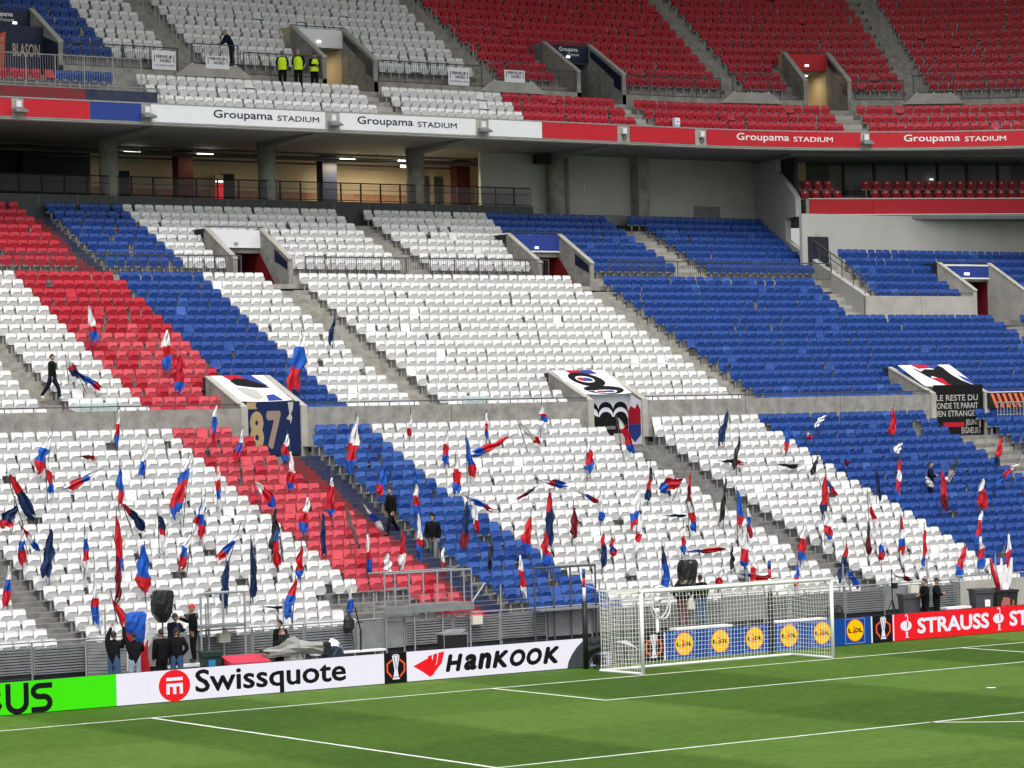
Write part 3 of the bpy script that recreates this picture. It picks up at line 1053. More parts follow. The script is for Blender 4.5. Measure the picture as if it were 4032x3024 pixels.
# ------------------------------------------------------------------ concourse behind the rear seats
MAROON_D = mat('dark_maroon_paint', (0.05, 0.006, 0.010), 0.7)
con = thing('concourse', 'shaded concourse with beige walls behind the rear seats', 'concourse', (0, 0, 0))
bx('floor', con, XL, 41, 48.0, 56.5, 17.6, 18.1, CONC_D)
MUR = mat('mural', (0.20, 0.05, 0.035), 0.8, 0.2, 0.6, 1.6, dark=(0.40, 0.32, 0.2))
bx('rear_wall', con, 5.0, 27.0, 55.2, 55.4, 18.1, 21.14, BEIGE)
bx('mural_band', con, 5.0, 24.0, 55.14, 55.19, 18.1, 19.5, MUR)
bx('dark_wall', con, XL, 5.0, 54.0, 54.2, 18.1, 21.14, DARK)
bx('side_return', con, 26.2, 26.4, 49.2, 55.2, 18.1, 21.14, BEIGE)
q = MB()
q.box(23.7, 40.9, 49.0, 49.2, 17.0, 21.14)
q.build('plaster_wall', PLASTER, con)
bx('vent_panel', con, 36.9, 38.6, 48.96, 48.999, 18.0, 18.75, PLASTER_D)
bx('crack', con, 29.95, 29.97, 48.99, 48.999, 19.2, 19.75, PANEL_W)
for x0, x1 in ((24.2, 24.62), (24.95, 25.45)):
    bx('door', con, x0, x1, 55.1, 55.19, 18.1, 20.5, STEEL_D)
bx('parapet', con, XL, 26.0, 47.86, 48.0, 17.3, 18.42, FENCE_D)
for x in np.arange(-12, 26, 1.9):
    bx('parapet_joint', con, x, x+.02, 47.85, 47.859, 17.9, 18.4, CONC)
for x in (1.4, 9.4, 17.35, 25.2):
    c_ = bx('inner_pillar', con, x-.4, x+.4, 52.8, 53.4, 18.1, 21.14, [DARK, MAROON_D, PANEL_N, MAROON_D][int(round((x-1.4)/7.97))])
for x in (7.2, 12.9):
    bx('door', con, x-.4, x+.4, 55.1, 55.19, 18.1, 20.3, DARK)
q = bx('vending_machine', con, 11.9, 12.35, 54.5, 55.1, 18.1, 20.2, BEIGE)
bx('red_screen', q, 11.93, 12.32, 54.48, 54.499, 19.0, 19.8, mat('red_screen', (0.3, 0, 0), emit=(1, .03, .05), es=.7*EMIT))
bx('lit_strip', q, 11.93, 12.32, 54.48, 54.499, 19.83, 19.9, TUBE)
P_ = MB()
for y, z, r in ((50.2, 20.9, .05), (51.4, 20.75, .07), (52.2, 20.95, .04), (53.9, 20.8, .05)):
    P_.tube((-6, y, z), (26, y, z), r, 6)
for x in np.arange(-4, 26, 1.45):
    P_.tube((x, 51.4, 20.75), (x, 51.4, 21.13), .015, 4)
P_.build('ceiling_pipes', STEEL_D, con)
for i, x in enumerate((3.17, 11.34, 19.52, 27.85)):
    c_ = thing('column', ['round concrete column left of the first ceiling lamps', 'round concrete column behind the white rear seats', 'round concrete column right of the lit concourse lamps', 'round concrete column with a pipe on the grey wall'][i], 'column', (x, 48.42, 17.3))
    q = MB()
    q.lathe([(.44, 0), (.44, 3.84)], (0, 0, 0), 24)
    o = q.build('shaft', CONC, c_, True)
    if i == 3:
        q = MB()
        q.lathe([(.12, 0), (.12, 3.84)], (.58, -.05, 0), 12)
        q.build('pipe', PLASTER_D, c_, True)
        bx('speaker', c_, -1.35, -.55, -.3, .1, 3.3, 3.75, BLACK)
    q = MB()
    q.prism_x([(-4.9, 3.838), (.4, 3.838), (.4, 3.52), (.1, 3.52), (-4.9, 3.76)], -.3, .3)
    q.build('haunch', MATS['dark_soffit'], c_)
c_ = thing('column', 'square concrete pillar against the grey wall', 'column', (33.2, 48.6, 17.3))
bx('shaft', c_, -.35, .35, -.3, .38, 0, 3.84, CONC)
# dark balustrade of the concourse
g = thing('concourse_railing', 'black framed glass railing along the concourse edge', 'railing', (0, 48.05, 18.42))
GL = bpy.data.materials.new('smoked_glass')
GL.use_nodes = True
GLb = GL.node_tree.nodes['Principled BSDF']
GLb.inputs['Base Color'].default_value = (0.05, 0.055, 0.06, 1)
GLb.inputs['Roughness'].default_value = 0.15
GLb.inputs['Alpha'].default_value = 0.22
q = MB()
q.tube((-14, 0, .9), (26, 0, .9), .03)
q.tube((-14, 0, .08), (26, 0, .08), .025)
q.tube((-14, 0, .58), (26, 0, .58), .014)
q.build('rail', BLACK, g)
pm = MB()
pm.box(-.03, .03, -.03, .03, 0, .9)
pm = pm.mesh('post', BLACK)
gm = MB()
gm.box(.05, 1.05, -.004, .004, .12, .85)
gm = gm.mesh('pane', GL)
for i in range(36):
    obj('post', pm, g, (-13.5+i*1.1, 0, 0))
    obj('pane', gm, g, (-13.5+i*1.1, 0, 0))
for i, (x, y, z) in enumerate(((6.2, 52.0, 20.85), (10.04, 52.0, 20.88), (17.9, 52.0, 20.88), (21.25, 52.0, 20.9), (20.5, 50.6, 20.5))):
    l = thing('tube_lamp', ['lit tube lamp, leftmost in the concourse', 'lit tube lamp above the red screen', 'lit tube lamp, third from left in the concourse', 'lit tube lamp half hidden by a column', 'lit tube lamp hanging lowest, beside the column'][i], 'lamp', (x, y, z), group='concourse lamps')
    q = MB()
    q.tube((-.5, -.17, -.03), (.5, .17, .0), .065, 8)
    q.build('tube', TUBE, l)
    q = MB()
    q.tube((-.45, -.15, .06), (.45, .15, .09), .04, 6)
    q.tube((0, 0, .08), (0, 0, .26), .01, 4)
    q.build('fitting', STEEL_D, l)
    ld = bpy.data.lights.new('tube_light', 'AREA')
    ld.shape = 'RECTANGLE'
    ld.size, ld.size_y = 1.0, .15
    ld.energy = 12 if i < 2 else 130
    ld.color = (1, .80, .50)
    obj('tube_light', ld, l, (0, 0, -.1))

# ------------------------------------------------------------------ tall side wall and the boxes at the right
sw = thing('side_wall', 'tall grey stepped side wall left of the boxes', 'wall', (37.6, 36.7, 0), math.atan2(-3.3, 12.2))
q = MB()
pts = [(0, 13.5), (6.6, 15.9), (8.9, 16.8), (8.9, 17.9), (7.6, 17.9), (7.6, 18.85), (8.7, 19.7), (9.9, 20.4), (9.9, 21.14), (12.8, 21.14), (12.8, 15.0), (4, 11.6), (0, 11.0)]
q.prism_x(pts, 0, .3)
q.build('wall_slab', PLASTER, sw)
q = MB()
q.path([(.15, .2, 14.35), (.15, 6.5, 16.8)], .03)
q.path([(.15, .2, 14.05), (.15, 6.5, 16.5)], .02)
for t in (0, .2, .4, .6, .8, 1):
    q.tube((.15, .2+6.3*t, 13.5+2.4*t), (.15, .2+6.3*t, 14.35+2.45*t), .022)
q.build('hand_rail', STEEL_D, sw)
w2 = thing('concrete_wall', 'pale spotted concrete wall under the far right blue seats', 'wall', (41.2, 36.7, 12.3))
for i in range(2):
    bx('panel', w2, -3.6+i*3.6+.012, i*3.6-.012, -.08, .05, -.2, 1.17, CONC_L)
bx('joint_backing', w2, -3.6, 3.6, -.04, .049, -.2, 1.16, CONC_D)
q = MB()
q.tube((-1.9, -.02, 1.33), (3.6, -.02, 1.33), .02)
for t in np.arange(-1.9, 3.7, .9):
    q.tube((t, -.02, 1.17), (t, -.02, 1.33), .016)
q.build('rail', STEEL_D, w2)
bxr = math.atan2(-.296, .955)
box = thing('spectator_boxes', 'spectator boxes with red parapet and dark glazing at the right', 'boxes', (40.4, 44.0, 0), bxr)
bx('parapet_board', box, .05, 3.5, -.06, .0, 18.02, 18.80, PANEL_R)
bx('parapet_board', box, 3.52, 22, -.06, .0, 18.02, 18.80, PANEL_R)
bx('parapet_wall', box, -.1, 22, .002, .2, 17.9, 18.83, CONC_L)
bx('parapet_trim', box, 0, 22, -.075, -.062, 18.80, 18.84, PANEL_W)
bx('parapet_trim', box, 0, 22, -.075, -.062, 17.98, 18.02, PANEL_W)
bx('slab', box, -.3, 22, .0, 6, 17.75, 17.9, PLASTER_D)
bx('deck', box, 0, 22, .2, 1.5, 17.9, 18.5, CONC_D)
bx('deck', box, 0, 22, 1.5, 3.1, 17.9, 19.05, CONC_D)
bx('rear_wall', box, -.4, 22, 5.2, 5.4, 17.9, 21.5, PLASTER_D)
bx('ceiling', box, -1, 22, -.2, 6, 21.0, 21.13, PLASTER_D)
bx('end_wall', box, -.5, -.3, .5, 5.3, 18.8, 21.1, DARK)
for i, x in enumerate((3.4, 5.15, 7.0, 8.8, 10.5, 12.3, 14.0)):
    bx('mullion', box, x-.06, x+.06, 3.15, 3.3, 19.05, 21.05, BLACK)
for i, (x0, x1) in enumerate(((3.46, 5.09), (5.21, 6.94), (7.06, 8.74), (8.86, 10.44), (10.56, 12.24), (12.36, 13.94))):
    bx('window_pane', box, x0, x1, 3.2, 3.23, 19.1, 21.0, GL)
    bx('counter', box, x0, x1, 4.0, 4.4, 19.5, 19.62, CONC_D)
bx('interior_wall', box, 3.4, 14, 5.12, 5.19, 19.0, 21.0, PLASTER)
bx('wooden_pallet', box, .3, 1.15, 2.95, 3.1, 20.0, 20.95, mat('raw_wood', (0.42, 0.33, 0.2), 0.8, 0.2, 0.35, 9))
bx('exit_sign', box, 9.15, 9.35, 4.9, 4.95, 20.2, 20.3, EXIT)
q = MB()
q.path([(3.0, .6, 18.5), (3.0, .6, 19.4), (3.0, 1.6, 19.9), (3.0, 1.6, 19.0)], .025)
q.build('hand_rail', STEEL_D, box)
lw = thing('box_wall', 'pale grey wall under the boxes with a dark doorway', 'wall', (38.5, 42.3, 0))
bx('wall', lw, 0, 20, 0, .2, 15.2, 17.9, PLASTER)
bx('doorway', lw, .35, 1.7, -.03, -.002, 15.3, 16.75, DARK)
bx('doorway_sign', lw, .85, 1.05, -.03, -.002, 16.85, 16.95, GREY_P)
# ------------------------------------------------------------------ seats


def rounded(w0, w1, z0, z1, r, n=4):
    """outline (x, z), narrower at the bottom, rounded at the top and a little at the bottom"""
    pts = []
    for cx, cz, a0 in ((w1/2-r, z1-r, 0), (-w1/2+r, z1-r, PI/2)):
        for i in range(n+1):
            a = a0+PI/2*i/n
            pts.append((cx+r*math.cos(a), cz+r*math.sin(a)))
    r2 = r*.7
    for cx, cz, a0 in ((-w0/2+r2, z0+r2, PI), (w0/2-r2, z0+r2, 1.5*PI)):
        for i in range(3):
            a = a0+PI/2*i/2
            pts.append((cx+r2*math.cos(a), cz+r2*math.sin(a)))
    return pts


def shell(out, yf, ins=.022, dish=.015, th=.028):
    """a dished shell from an outline: front face inset and sunk, rim, back"""
    n = len(out)
    cx = sum(q[0] for q in out)/n
    cz = sum(q[1] for q in out)/n
    inn = [(cx+(x-cx)*(1-ins/.2), cz+(z-cz)*(1-ins/.2)) for x, z in out]
    vs = [(x, yf(x, z), z) for x, z in out]+[(x, yf(x, z)+dish, z) for x, z in inn]+[(x, yf(x, z)+th, z) for x, z in out]
    fs = [(i, (i+1) % n, n+(i+1) % n, n+i) for i in range(n)]
    fs += [tuple(range(n, 2*n))]
    fs += [((i+1) % n, i, 2*n+i, 2*n+(i+1) % n) for i in range(n)]
    fs += [tuple(range(3*n-1, 2*n-1, -1))]
    return vs, fs


BACK = shell(rounded(.425, .450, .37, .825, .085), lambda x, z: .02+(z-.4)*.20-1.1*x*x*.35+.0, .03, .014, .03)
PAN_O = [(x, z) for x, z in rounded(.40, .405, .355, .64, .12, 5)]
PAN = shell(PAN_O, lambda x, z: -.045-(z-.355)*.22, .03, .012, .075)
PAN_OPEN = ([(v[0], (v[1]+.03)*math.cos(1.2)-(v[2]-.37)*math.sin(1.2)-.03, .37+(v[1]+.03)*math.sin(1.2)+(v[2]-.37)*math.cos(1.2)) for v in PAN[0]], PAN[1])
ARM = MB()
ARM.box(-.25, .25, .0, .05, .33, .385)
ARM.box(-.03, .03, .0, .06, 0, .34)
ARM.box(-.19, -.15, -.05, .05, .34, .42)
ARM.box(.15, .19, -.05, .05, .34, .42)
ARMG = (ARM.v, ARM.f)

seats = []      # x, y, z, turn, colour, tier, row-from-front, place text


def spread(a, c, pitch=.503):
    n = max(0, int(round((c-a)/pitch)))
    if n == 0:
        return []
    base = .478
    left = (c-a)-n*base
    if left < 0:
        base = (c-a)/n
        left = 0
    wts = [random.random()**4 for _ in range(n)]
    sm = sum(wts)
    xs, x = [], a
    for i in range(n):
        xs.append(x+base/2)
        x += base+left*wts[i]/sm
    return xs


def row_of(tier, idx, spans, y, z, arc=False, skip=()):
    for a, c, colr, ref, x_ref in spans:
        g_ = 1+y/UR if arc else 1.0
        ln = lambda s: s if s <= UX0 or not arc else UX0+(s-UX0)*g_
        iv = lambda s: s if s <= UX0 or not arc else UX0+(s-UX0)/g_
        for x in [iv(q_) for q_ in spread(ln(a), ln(c))]:
            if any(s0 < x < s1 for s0, s1 in skip):
                continue
            if arc:
                P = U(x, y, z)
                tz = uframe(x)[2]
            else:
                P = (x, y, z)
                tz = 0.0
            if not in_view(*P):
                continue
            if tier == 'A' and random.random() < .012:
                continue
            seats.append((P[0], P[1], P[2], tz+random.uniform(-.03, .03), colr, tier, idx, x, ref, x_ref))


def pick(seq, r):
    return seq[min(r, len(seq)-1)]


G1, G2, G3, G4 = 'far left stairs', 'painted stairs', 'figure eight stairs', 'right-hand stairs'
RE = [-2.49, -1.9, -1.78, -1.75, -1.7, -1.64, -1.38, -1.35, -1.19]
WE = [13.82, 14.54, 14.52, 14.6, 14.71, 14.77, 15.01, 15.07, 15.19, 15.22, 15.26]
for r, (y, z) in enumerate(ROW_A):
    wr = -5.03+.036*r
    bw = 3.72 if r < 8 else 3.96+.05*(r-8)
    bl = 1.15 if r == 0 else .6
    n = 21-r
    sk = []
    if r >= 17:
        sk = [(-6.3, -2.7)]
    if r == 20:
        sk = [(-6.3, -1.9), (-14.2, -12.3)]
    row_of('A', n, [(-26, -17.05, 'W', G1, -17.05), (-15.75, wr, 'W', G1, -15.75), (wr, pick(RE, r), 'R', G2, -1.2)], y, z, skip=sk)
    row_of('A', n, [(bl, bw, 'B', G2, .6), (bw, pick(WE, r) if r <= 10 else 15.26+.03*(r-10), 'W', G3, 15.3), (17.43 if r == 0 else 16.95, 23.15+.05*r if r < 10 else 23.7, 'W', G3, 16.95),
                    (23.15+.05*r if r < 10 else 23.7, 32.8, 'B', G4, 32.9), (35.75, 44, 'B', G4, 35.7)], y, z)
for r, (y, z) in enumerate(ROW_B):
    n = 16-r
    sk = [(a-.42, c+.42) for a, c in V_LOW] if r >= 13 else []
    row_of('B', n, [(-18, -9.65, 'W', '', 0), (-8.45, -5.45, 'W', '', 0), (-5.45, -.76, 'R', '', 0), (-.76, 3.22, 'B', '', 0), (3.22, 6.2+.025*r, 'W', '', 0), (7.93, 22.5+.036*r, 'W', '', 0)], y, z, skip=sk)
    if r <= 4:
        row_of('B', n, [(24.3, 37.12-.17*r, 'B', '', 0)], y, z)
    else:
        row_of('B', n, [(24.3, 45.5, 'B', '', 0), (47.2, 54, 'B', '', 0)], y, z, skip=sk)
for r, (y, z) in enumerate(ROW_C):
    n = 8-r
    sk = [(a-.42, c+.42) for a, c in V_MID] if r >= 5 else []
    row_of('C', n, [(-14, -1.72, 'R', '', 0), (-.42, 3.32, 'B', '', 0), (3.32, 14.5, 'W', '', 0), (15.95, 22.95-.12*r, 'W', '', 0), (22.95-.12*r, 30.15, 'B', '', 0), (31.45 if r == 0 else 32.0, 40.2-.2*r, 'B', '', 0)], y, z, skip=sk)
for r, (y, z) in enumerate(ROW_CR):
    i = 5-r
    sk = [(V_R[0]-.42, V_R[1]+.42)] if i < 3 else []
    row_of('R', i+1, [(38.9+.22*i, 60, 'B', '', 0)], y, z, skip=sk)
for r, (d, z) in enumerate(ROW_D):
    row_of('D', r+1, [(3.2, 14.7, 'W', '', 0), (15.95, 22.78, 'W', '', 0), (22.78, 29.42, 'R', '', 0), (30.65, 41.45, 'R', '', 0), (42.78, 58, 'R', '', 0)], d, z, True)
row_of('D', 3, [(-8, -.75, 'R', '', 0), (-.75, 2.05, 'B', '', 0)], ROW_D[2][0], ROW_D[2][1], True)
for r, (d, z) in enumerate(ROW_E):
    sk = [(a-.42, c+.42) for a, c in V_UP] if r <= 2 else []
    row_of('E', r+1, [(-9, 3.66, 'B', '', 0), (3.66, 6.8, 'W', '', 0), (8.25, 23.3, 'W', '', 0), (24.73, 37.36+.02*r, 'R', '', 0), (38.48, 46.0-.03*r, 'R', '', 0), (47.24-.04*r, 62, 'R', '', 0)], d, z, True, skip=sk)


def seat_colour(t):
    c, tier = t[4], t[5]
    if c == 'W':
        return SEAT_W
    if c == 'R':
        if tier == 'A':
            return SEAT_R if random.random() < .13 else SEAT_RF
        if tier == 'B':
            return SEAT_RF if t[6] < 11 and random.random() < .55 else SEAT_R
        return SEAT_R
    if tier == 'A' and t[7] < 6:
        return SEAT_B if random.random() < .28 else SEAT_BF
    return SEAT_BF if random.random() < .02 else SEAT_B


# every seat within reach of the camera's near rows is an object, the others are three joined fields of seats
for t in list(seats):
    pass
order = sorted(range(len(seats)), key=lambda i: project(*seats[i][:3])[2])
single = set()
quota = 300
for i in order:
    t = seats[i]
    px, py, _ = project(t[0], t[1], t[2]+.6)
    if t[5] == 'A' and quota > 0 and 0 < px < 4032 and 0 < py < 3024:
        single.add(i)
        quota -= 1
MESH = {}


def seat_meshes(m_):
    if m_ not in MESH:
        b1, b2 = MB(), MB()
        b1.add(*BACK)
        b2.add(*PAN)
        b3 = MB()
        b3.add(*PAN_OPEN)
        MESH[m_] = (b1.mesh('stadium_seat', m_), b2.mesh('seat_pan', m_), b3.mesh('seat_pan', m_))
    return MESH[m_]


ARM_ME = bpy.data.meshes.new('bracket')
ARM_ME.from_pydata(ARMG[0], [], ARMG[1])
ARM_ME.materials.append(STEEL)
CN = {'W': 'white', 'R': 'red', 'B': 'blue'}
fields = {'W': [], 'R': [], 'B': []}
used_labels = set()
ONES = 'first second third fourth fifth sixth seventh eighth ninth tenth eleventh twelfth thirteenth fourteenth fifteenth sixteenth seventeenth eighteenth nineteenth'.split()


def WORD(n):
    if n < 20:
        return ONES[max(n, 1)-1]
    t = {2: 'twent', 3: 'thirt', 4: 'fort', 5: 'fift'}[n//10]
    return t+'ieth' if n % 10 == 0 else t+'y-'+ONES[n % 10-1]


ORD = lambda n: '%d%s' % (n, 'th' if 10 <= n % 100 <= 20 else {1: 'st', 2: 'nd', 3: 'rd'}.get(n % 10, 'th'))
rowcount = {}
for i, t in sorted(((i, seats[i]) for i in single), key=lambda q: (q[1][6], q[1][8], abs(q[1][7]-q[1][9]))):
    x, y, z, tz, c, tier, n, sx, ref, xr = t
    m_ = seat_colour(t)
    me = seat_meshes(m_)
    o = obj('stadium_seat', me[0], None, (x, y, z), tz)
    p_ = obj('seat_pan', me[1 if random.random() > .03 else 2], o)
    a_ = obj('bracket', ARM_ME, o)
    side = 'left' if sx < xr else 'right'
    key = (n, ref, side)
    rowcount[key] = rowcount.get(key, 0)+1
    k_ = int(round((abs(sx-xr)+.25)/.503))
    while (n, ref, side, k_) in used_labels:
        k_ += 1
    used_labels.add((n, ref, side, k_))
    shade = {SEAT_W: 'white', SEAT_R: 'bright red', SEAT_RF: 'faded red', SEAT_B: 'deep blue', SEAT_BF: 'faded blue'}[m_]
    tag(o, '%s folding seat, %s row from the pitch, %s %s of the %s' % (shade, WORD(n), WORD(k_), side, ref), 'seat', CN[c]+' seats of the lower stand')
for i, t in enumerate(seats):
    if i not in single:
        fields[t[4]].append(t)
for c, lst in fields.items():
    base = [(np.array(BACK[0]), BACK[1], 0), (np.array(PAN[0]), PAN[1], 0), (np.array(ARMG[0]), ARMG[1], 1)]
    # tiny far seats: one joined object for each colour
    V, F, M = [], [], []
    mats_ = {'W': [SEAT_W], 'R': [SEAT_R, SEAT_RF], 'B': [SEAT_B, SEAT_BF]}[c]+[STEEL]
    off = 0
    for t in lst:
        ca, sa = math.cos(t[3]), math.sin(t[3])
        R_ = np.array([[ca, -sa, 0], [sa, ca, 0], [0, 0, 1]]).T
        mi = mats_.index(seat_colour(t))
        opened = random.random() < .02
        for vs, fs, k_ in (base if not opened else [base[0], (np.array(PAN_OPEN[0]), PAN_OPEN[1], 0), base[2]]):
            V.append(vs @ R_+np.array(t[:3]))
            F += [tuple(j+off for j in f_) for f_ in fs]
            M += [mi if k_ == 0 else len(mats_)-1]*len(fs)
            off += len(vs)
    me = bpy.data.meshes.new('seat_rows')
    me.from_pydata(np.concatenate(V).tolist(), [], F)
    for m_ in mats_:
        me.materials.append(m_)
    me.polygons.foreach_set('material_index', M)
    me.update()
    tag(obj(CN[c]+'_seat_rows', me), 'rows of %s folding seats filling the rest of the stand' % CN[c], 'seats', kind='stuff')
# red seats in the boxes, pale tags on their backs
TAGM = mat('pale_tag', (0.6, 0.5, 0.42), 0.6)
me = seat_meshes(SEAT_R)
tg = MB()
tg.box(-.07, .07, .045, .055, .66, .76)
tgm = tg.mesh('tag', TAGM)
k_ = 0
for off, z, x0, n, row in ((.95, 18.5, .25, 4, 'front'), (.95, 18.5, 4.15, 17, 'front'), (1.95, 19.07, .2, 4, 'rear'), (1.95, 19.07, 4.1, 17, 'rear')):
    for i in range(n):
        lx = x0+i*.60
        X = 40.4+lx*math.cos(bxr)-off*math.sin(bxr)
        Y = 44.0+lx*math.sin(bxr)+off*math.cos(bxr)
        if not in_view(X, Y, z, 60):
            continue
        o = obj('box_seat', me[0], None, (X, Y, z+.02), bxr)
        obj('seat_pan', me[1], o)
        obj('bracket', ARM_ME, o)
        obj('tag', tgm, o, (0, -.03, 0))
        tag(o, 'red box seat with a pale tag, %s row, %s from left in the %s cluster' % (row, WORD(i+1), 'small' if n == 4 else 'long'), 'seat', 'red seats in the boxes')
# ------------------------------------------------------------------ advertising screens


def led(name, c, k=1.0):
    return mat('led_'+name, (0.004, 0.004, 0.004), 0.6, 0.02, emit=c, es=k*EMIT)


L_W = led('white', (0.86, 0.85, 0.93))
L_G = led('green', (0.055, 0.82, 0.003))
L_K = led('black', (0.008, 0.008, 0.009))
L_R = led('red', (0.90, 0.012, 0.020))
L_B = led('blue', (0.006, 0.065, 0.30))
L_Y = led('yellow', (0.95, 0.60, 0.0))
L_O = led('orange', (0.90, 0.10, 0.03))
L_LB = led('pale_blue', (0.25, 0.42, 0.75))
L_GR = led('grey', (0.055, 0.065, 0.07))
L_GB = led('tyre_shine', (0.35, 0.38, 0.52))


SEAMS = {L_W: led('white_seam', (0.72, 0.71, 0.78)), L_G: led('green_seam', (0.045, 0.66, 0.003)), L_R: led('red_seam', (0.72, 0.01, 0.016)), L_B: led('blue_seam', (0.005, 0.05, 0.24))}


def screen(label, x0, x1, base):
    s = thing('led_board', label, 'advertising board', ((x0+x1)/2, 3.8, 0))
    hw = (x1-x0)/2
    bx('cabinet', s, -hw, hw, .012, .16, .01, .905, BLACK)
    bx('screen', s, -hw+.003, hw-.003, .0, .01, .02, .905, base)
    for k in range(1, int((x1-x0)/1.0)):
        bx('seam', s, -hw+k*1.0-.004, -hw+k*1.0+.004, -.0025, -.0005, .02, .905, SEAMS.get(base, base))
    for sx in (-hw+.2, hw-.2):
        q = MB()
        q.prism_x([(.16, .01), (.55, .01), (.16, .7)], sx-.03, sx+.03)
        q.build('support', STEEL_D, s)
    return s, (lambda x: x-(x0+x1)/2)


YS = -.004
s, f = screen('bright green advertising board with black lettering at the left', -30, -19.28, L_G)
flat('lettering', [[(f(-23.55), .05), (f(-23.15), .05), (f(-22.85), .12), (f(-22.74), .27), (f(-22.86), .45), (f(-22.78), .60), (f(-22.9), .76), (f(-23.15), .83), (f(-23.55), .83)]], s, L_K, YS)
# U and S drawn as round strokes


def stroke(pts, w):
    """thick polyline as polygons in x, z"""
    out = []
    for a, c in zip(pts, pts[1:]):
        d = Vector((c[0]-a[0], c[1]-a[1]))
        if d.length < 1e-6:
            continue
        d.normalize()
        n = Vector((-d.y, d.x))*w/2
        e = d*w*.22
        out.append([(a[0]-n.x-e.x, a[1]-n.y-e.y), (c[0]-n.x+e.x, c[1]-n.y+e.y), (c[0]+n.x+e.x, c[1]+n.y+e.y), (a[0]+n.x-e.x, a[1]+n.y-e.y)])
    return out


def arcp(cx, cz, rx, rz, a0, a1, n=10):
    return [(cx+rx*math.cos(math.radians(a0+(a1-a0)*i/n)), cz+rz*math.sin(math.radians(a0+(a1-a0)*i/n))) for i in range(n+1)]


def letters(name, strokes, w, parent, mt, y=YS):
    b_ = MB()
    k = 0
    for st in strokes:
        for pl in stroke(st, w):
            k += 1
            b_.prism_y(pl, y-.002-.00003*k, y)
    return b_.build(name, mt, parent)


U_ = [(f(-22.57), .83), (f(-22.57), .33)]+arcp(f(-22.30), .33, .27, .24, 180, 360)+[(f(-22.03), .83)]
S_ = [(f(-21.28), .75), (f(-21.65), .75)]+arcp(f(-21.62), .60, .20, .15, 90, 270, 8)+[(f(-21.5), .45)]+arcp(f(-21.52), .275, .2, .175, 90, -90, 8)+[(f(-21.85), .10)]
letters('lettering', [U_, S_], .155, s, L_K)

s, f = screen('white advertising board with a red disc and long black word', -19.278, -10.462, L_W)
flat('red_disc', [ellipse(f(-17.46), .457, .50, .447, 40)], s, L_R, YS)
flat('disc_emblem', [[(f(-17.72), .60), (f(-17.20), .60), (f(-17.20), .69), (f(-17.72), .69)], [(f(-17.72), .22), (f(-17.62), .22), (f(-17.62), .43), (f(-17.30), .43), (f(-17.30), .22), (f(-17.20), .22), (f(-17.20), .52), (f(-17.72), .52)],
                     [(f(-17.51), .22), (f(-17.41), .22), (f(-17.41), .428), (f(-17.51), .428)]], s, L_W, YS-.006)
text('Swissquote', s, f(-16.8), f(-11.79), -.012+.02, .86, YS-.003, L_K, .022)


def trophy(s, cx, sc=1.0):
    ring = []
    for i in range(8):
        if i in (1, 2, 5, 6):
            continue
    k = []
    for sg in (-1, 1):
        P_ = [(cx+sg*.13, .70), (cx+sg*.30, .58), (cx+sg*.30, .36), (cx+sg*.15, .20)]
        k += stroke(P_, .055)
    b_ = MB()
    for i, pl in enumerate(k):
        b_.prism_y(pl, YS-.002-.0001*i, YS)
    b_.build('octagon_emblem', L_O, s)
    flat('trophy_emblem', [[(cx-.13, .82), (cx+.13, .82), (cx+.05, .40), (cx+.09, .20), (cx-.09, .20), (cx-.05, .40)], [(cx-.13, .12), (cx+.13, .12), (cx+.10, .18), (cx-.10, .18)], [(cx-.12, .835), (cx+.12, .835), (cx+.08, .86), (cx-.08, .86)]], s, L_W, YS-.004)
    flat('trophy_lines', [[(cx-.075, .80), (cx-.05, .80), (cx+.005, .44), (cx-.005, .40)], [(cx+.055, .80), (cx+.075, .80), (cx+.025, .44), (cx+.015, .44)]], s, L_K, YS-.009)


s, f = screen('black board with orange octagon and white trophy, left of the bold italic word', -10.46, -9.672, L_K)
trophy(s, f(-10.06))
s, f = screen('white advertising board with red wing emblem and bold black italic word', -9.67, -3.2, L_W)
flat('wing_emblem', [[(f(-9.45), .46), (f(-8.95), .66), (f(-8.82), .70), (f(-8.62), .40), (f(-8.72), .18), (f(-8.86), .10), (f(-9.1), .26)],
                     [(f(-8.92), .73), (f(-8.77), .76), (f(-8.80), .50), (f(-8.92), .46)], [(f(-8.73), .77), (f(-8.58), .80), (f(-8.62), .50), (f(-8.78), .40)],
                     [(f(-8.54), .81), (f(-8.33), .84), (f(-8.43), .50), (f(-8.68), .25), (f(-8.72), .36), (f(-8.60), .50)]], s, L_R, YS)
xx = -8.30
for ch, w_, z1 in (('H', .66, .735), ('a', .50, .70), ('n', .54, .71), ('K', .64, .735), ('O', .62, .735), ('O', .62, .735), ('K', .66, .735)):
    text(ch, s, f(xx), f(xx+w_*.95), .205, z1, YS, L_K, .055, .22)
    xx += w_
tyre = [(f(-3.81), .02)]+[(f(-2.55)+1.28*math.cos(math.radians(a)), .02+.83*math.sin(math.radians(a))) for a in range(175, 60, -5)]+[(f(-3.202), .895), (f(-3.202), .02)]
tyre = [(f(-3.81), .02), (f(-3.76), .22), (f(-3.62), .44), (f(-3.42), .66), (f(-3.204), .82), (f(-3.204), .02)]
flat('tyre_picture', [tyre], s, L_GR, YS)
s, f = screen('dark board with a tyre picture behind the left goal net', -3.198, -.84, L_GR)
flat('tyre_hub', [[(f(-2.95), .02), (f(-2.75), .30), (f(-2.45), .44), (f(-2.15), .44), (f(-2.15), .02)]], s, L_GB, YS)
flat('tyre_band', [[(f(-3.19), .30), (f(-2.95), .52), (f(-2.6), .60), (f(-2.15), .60), (f(-2.15), .50), (f(-2.5), .48), (f(-2.85), .36), (f(-3.1), .06), (f(-3.19), .06)]], s, L_K, YS-.003)
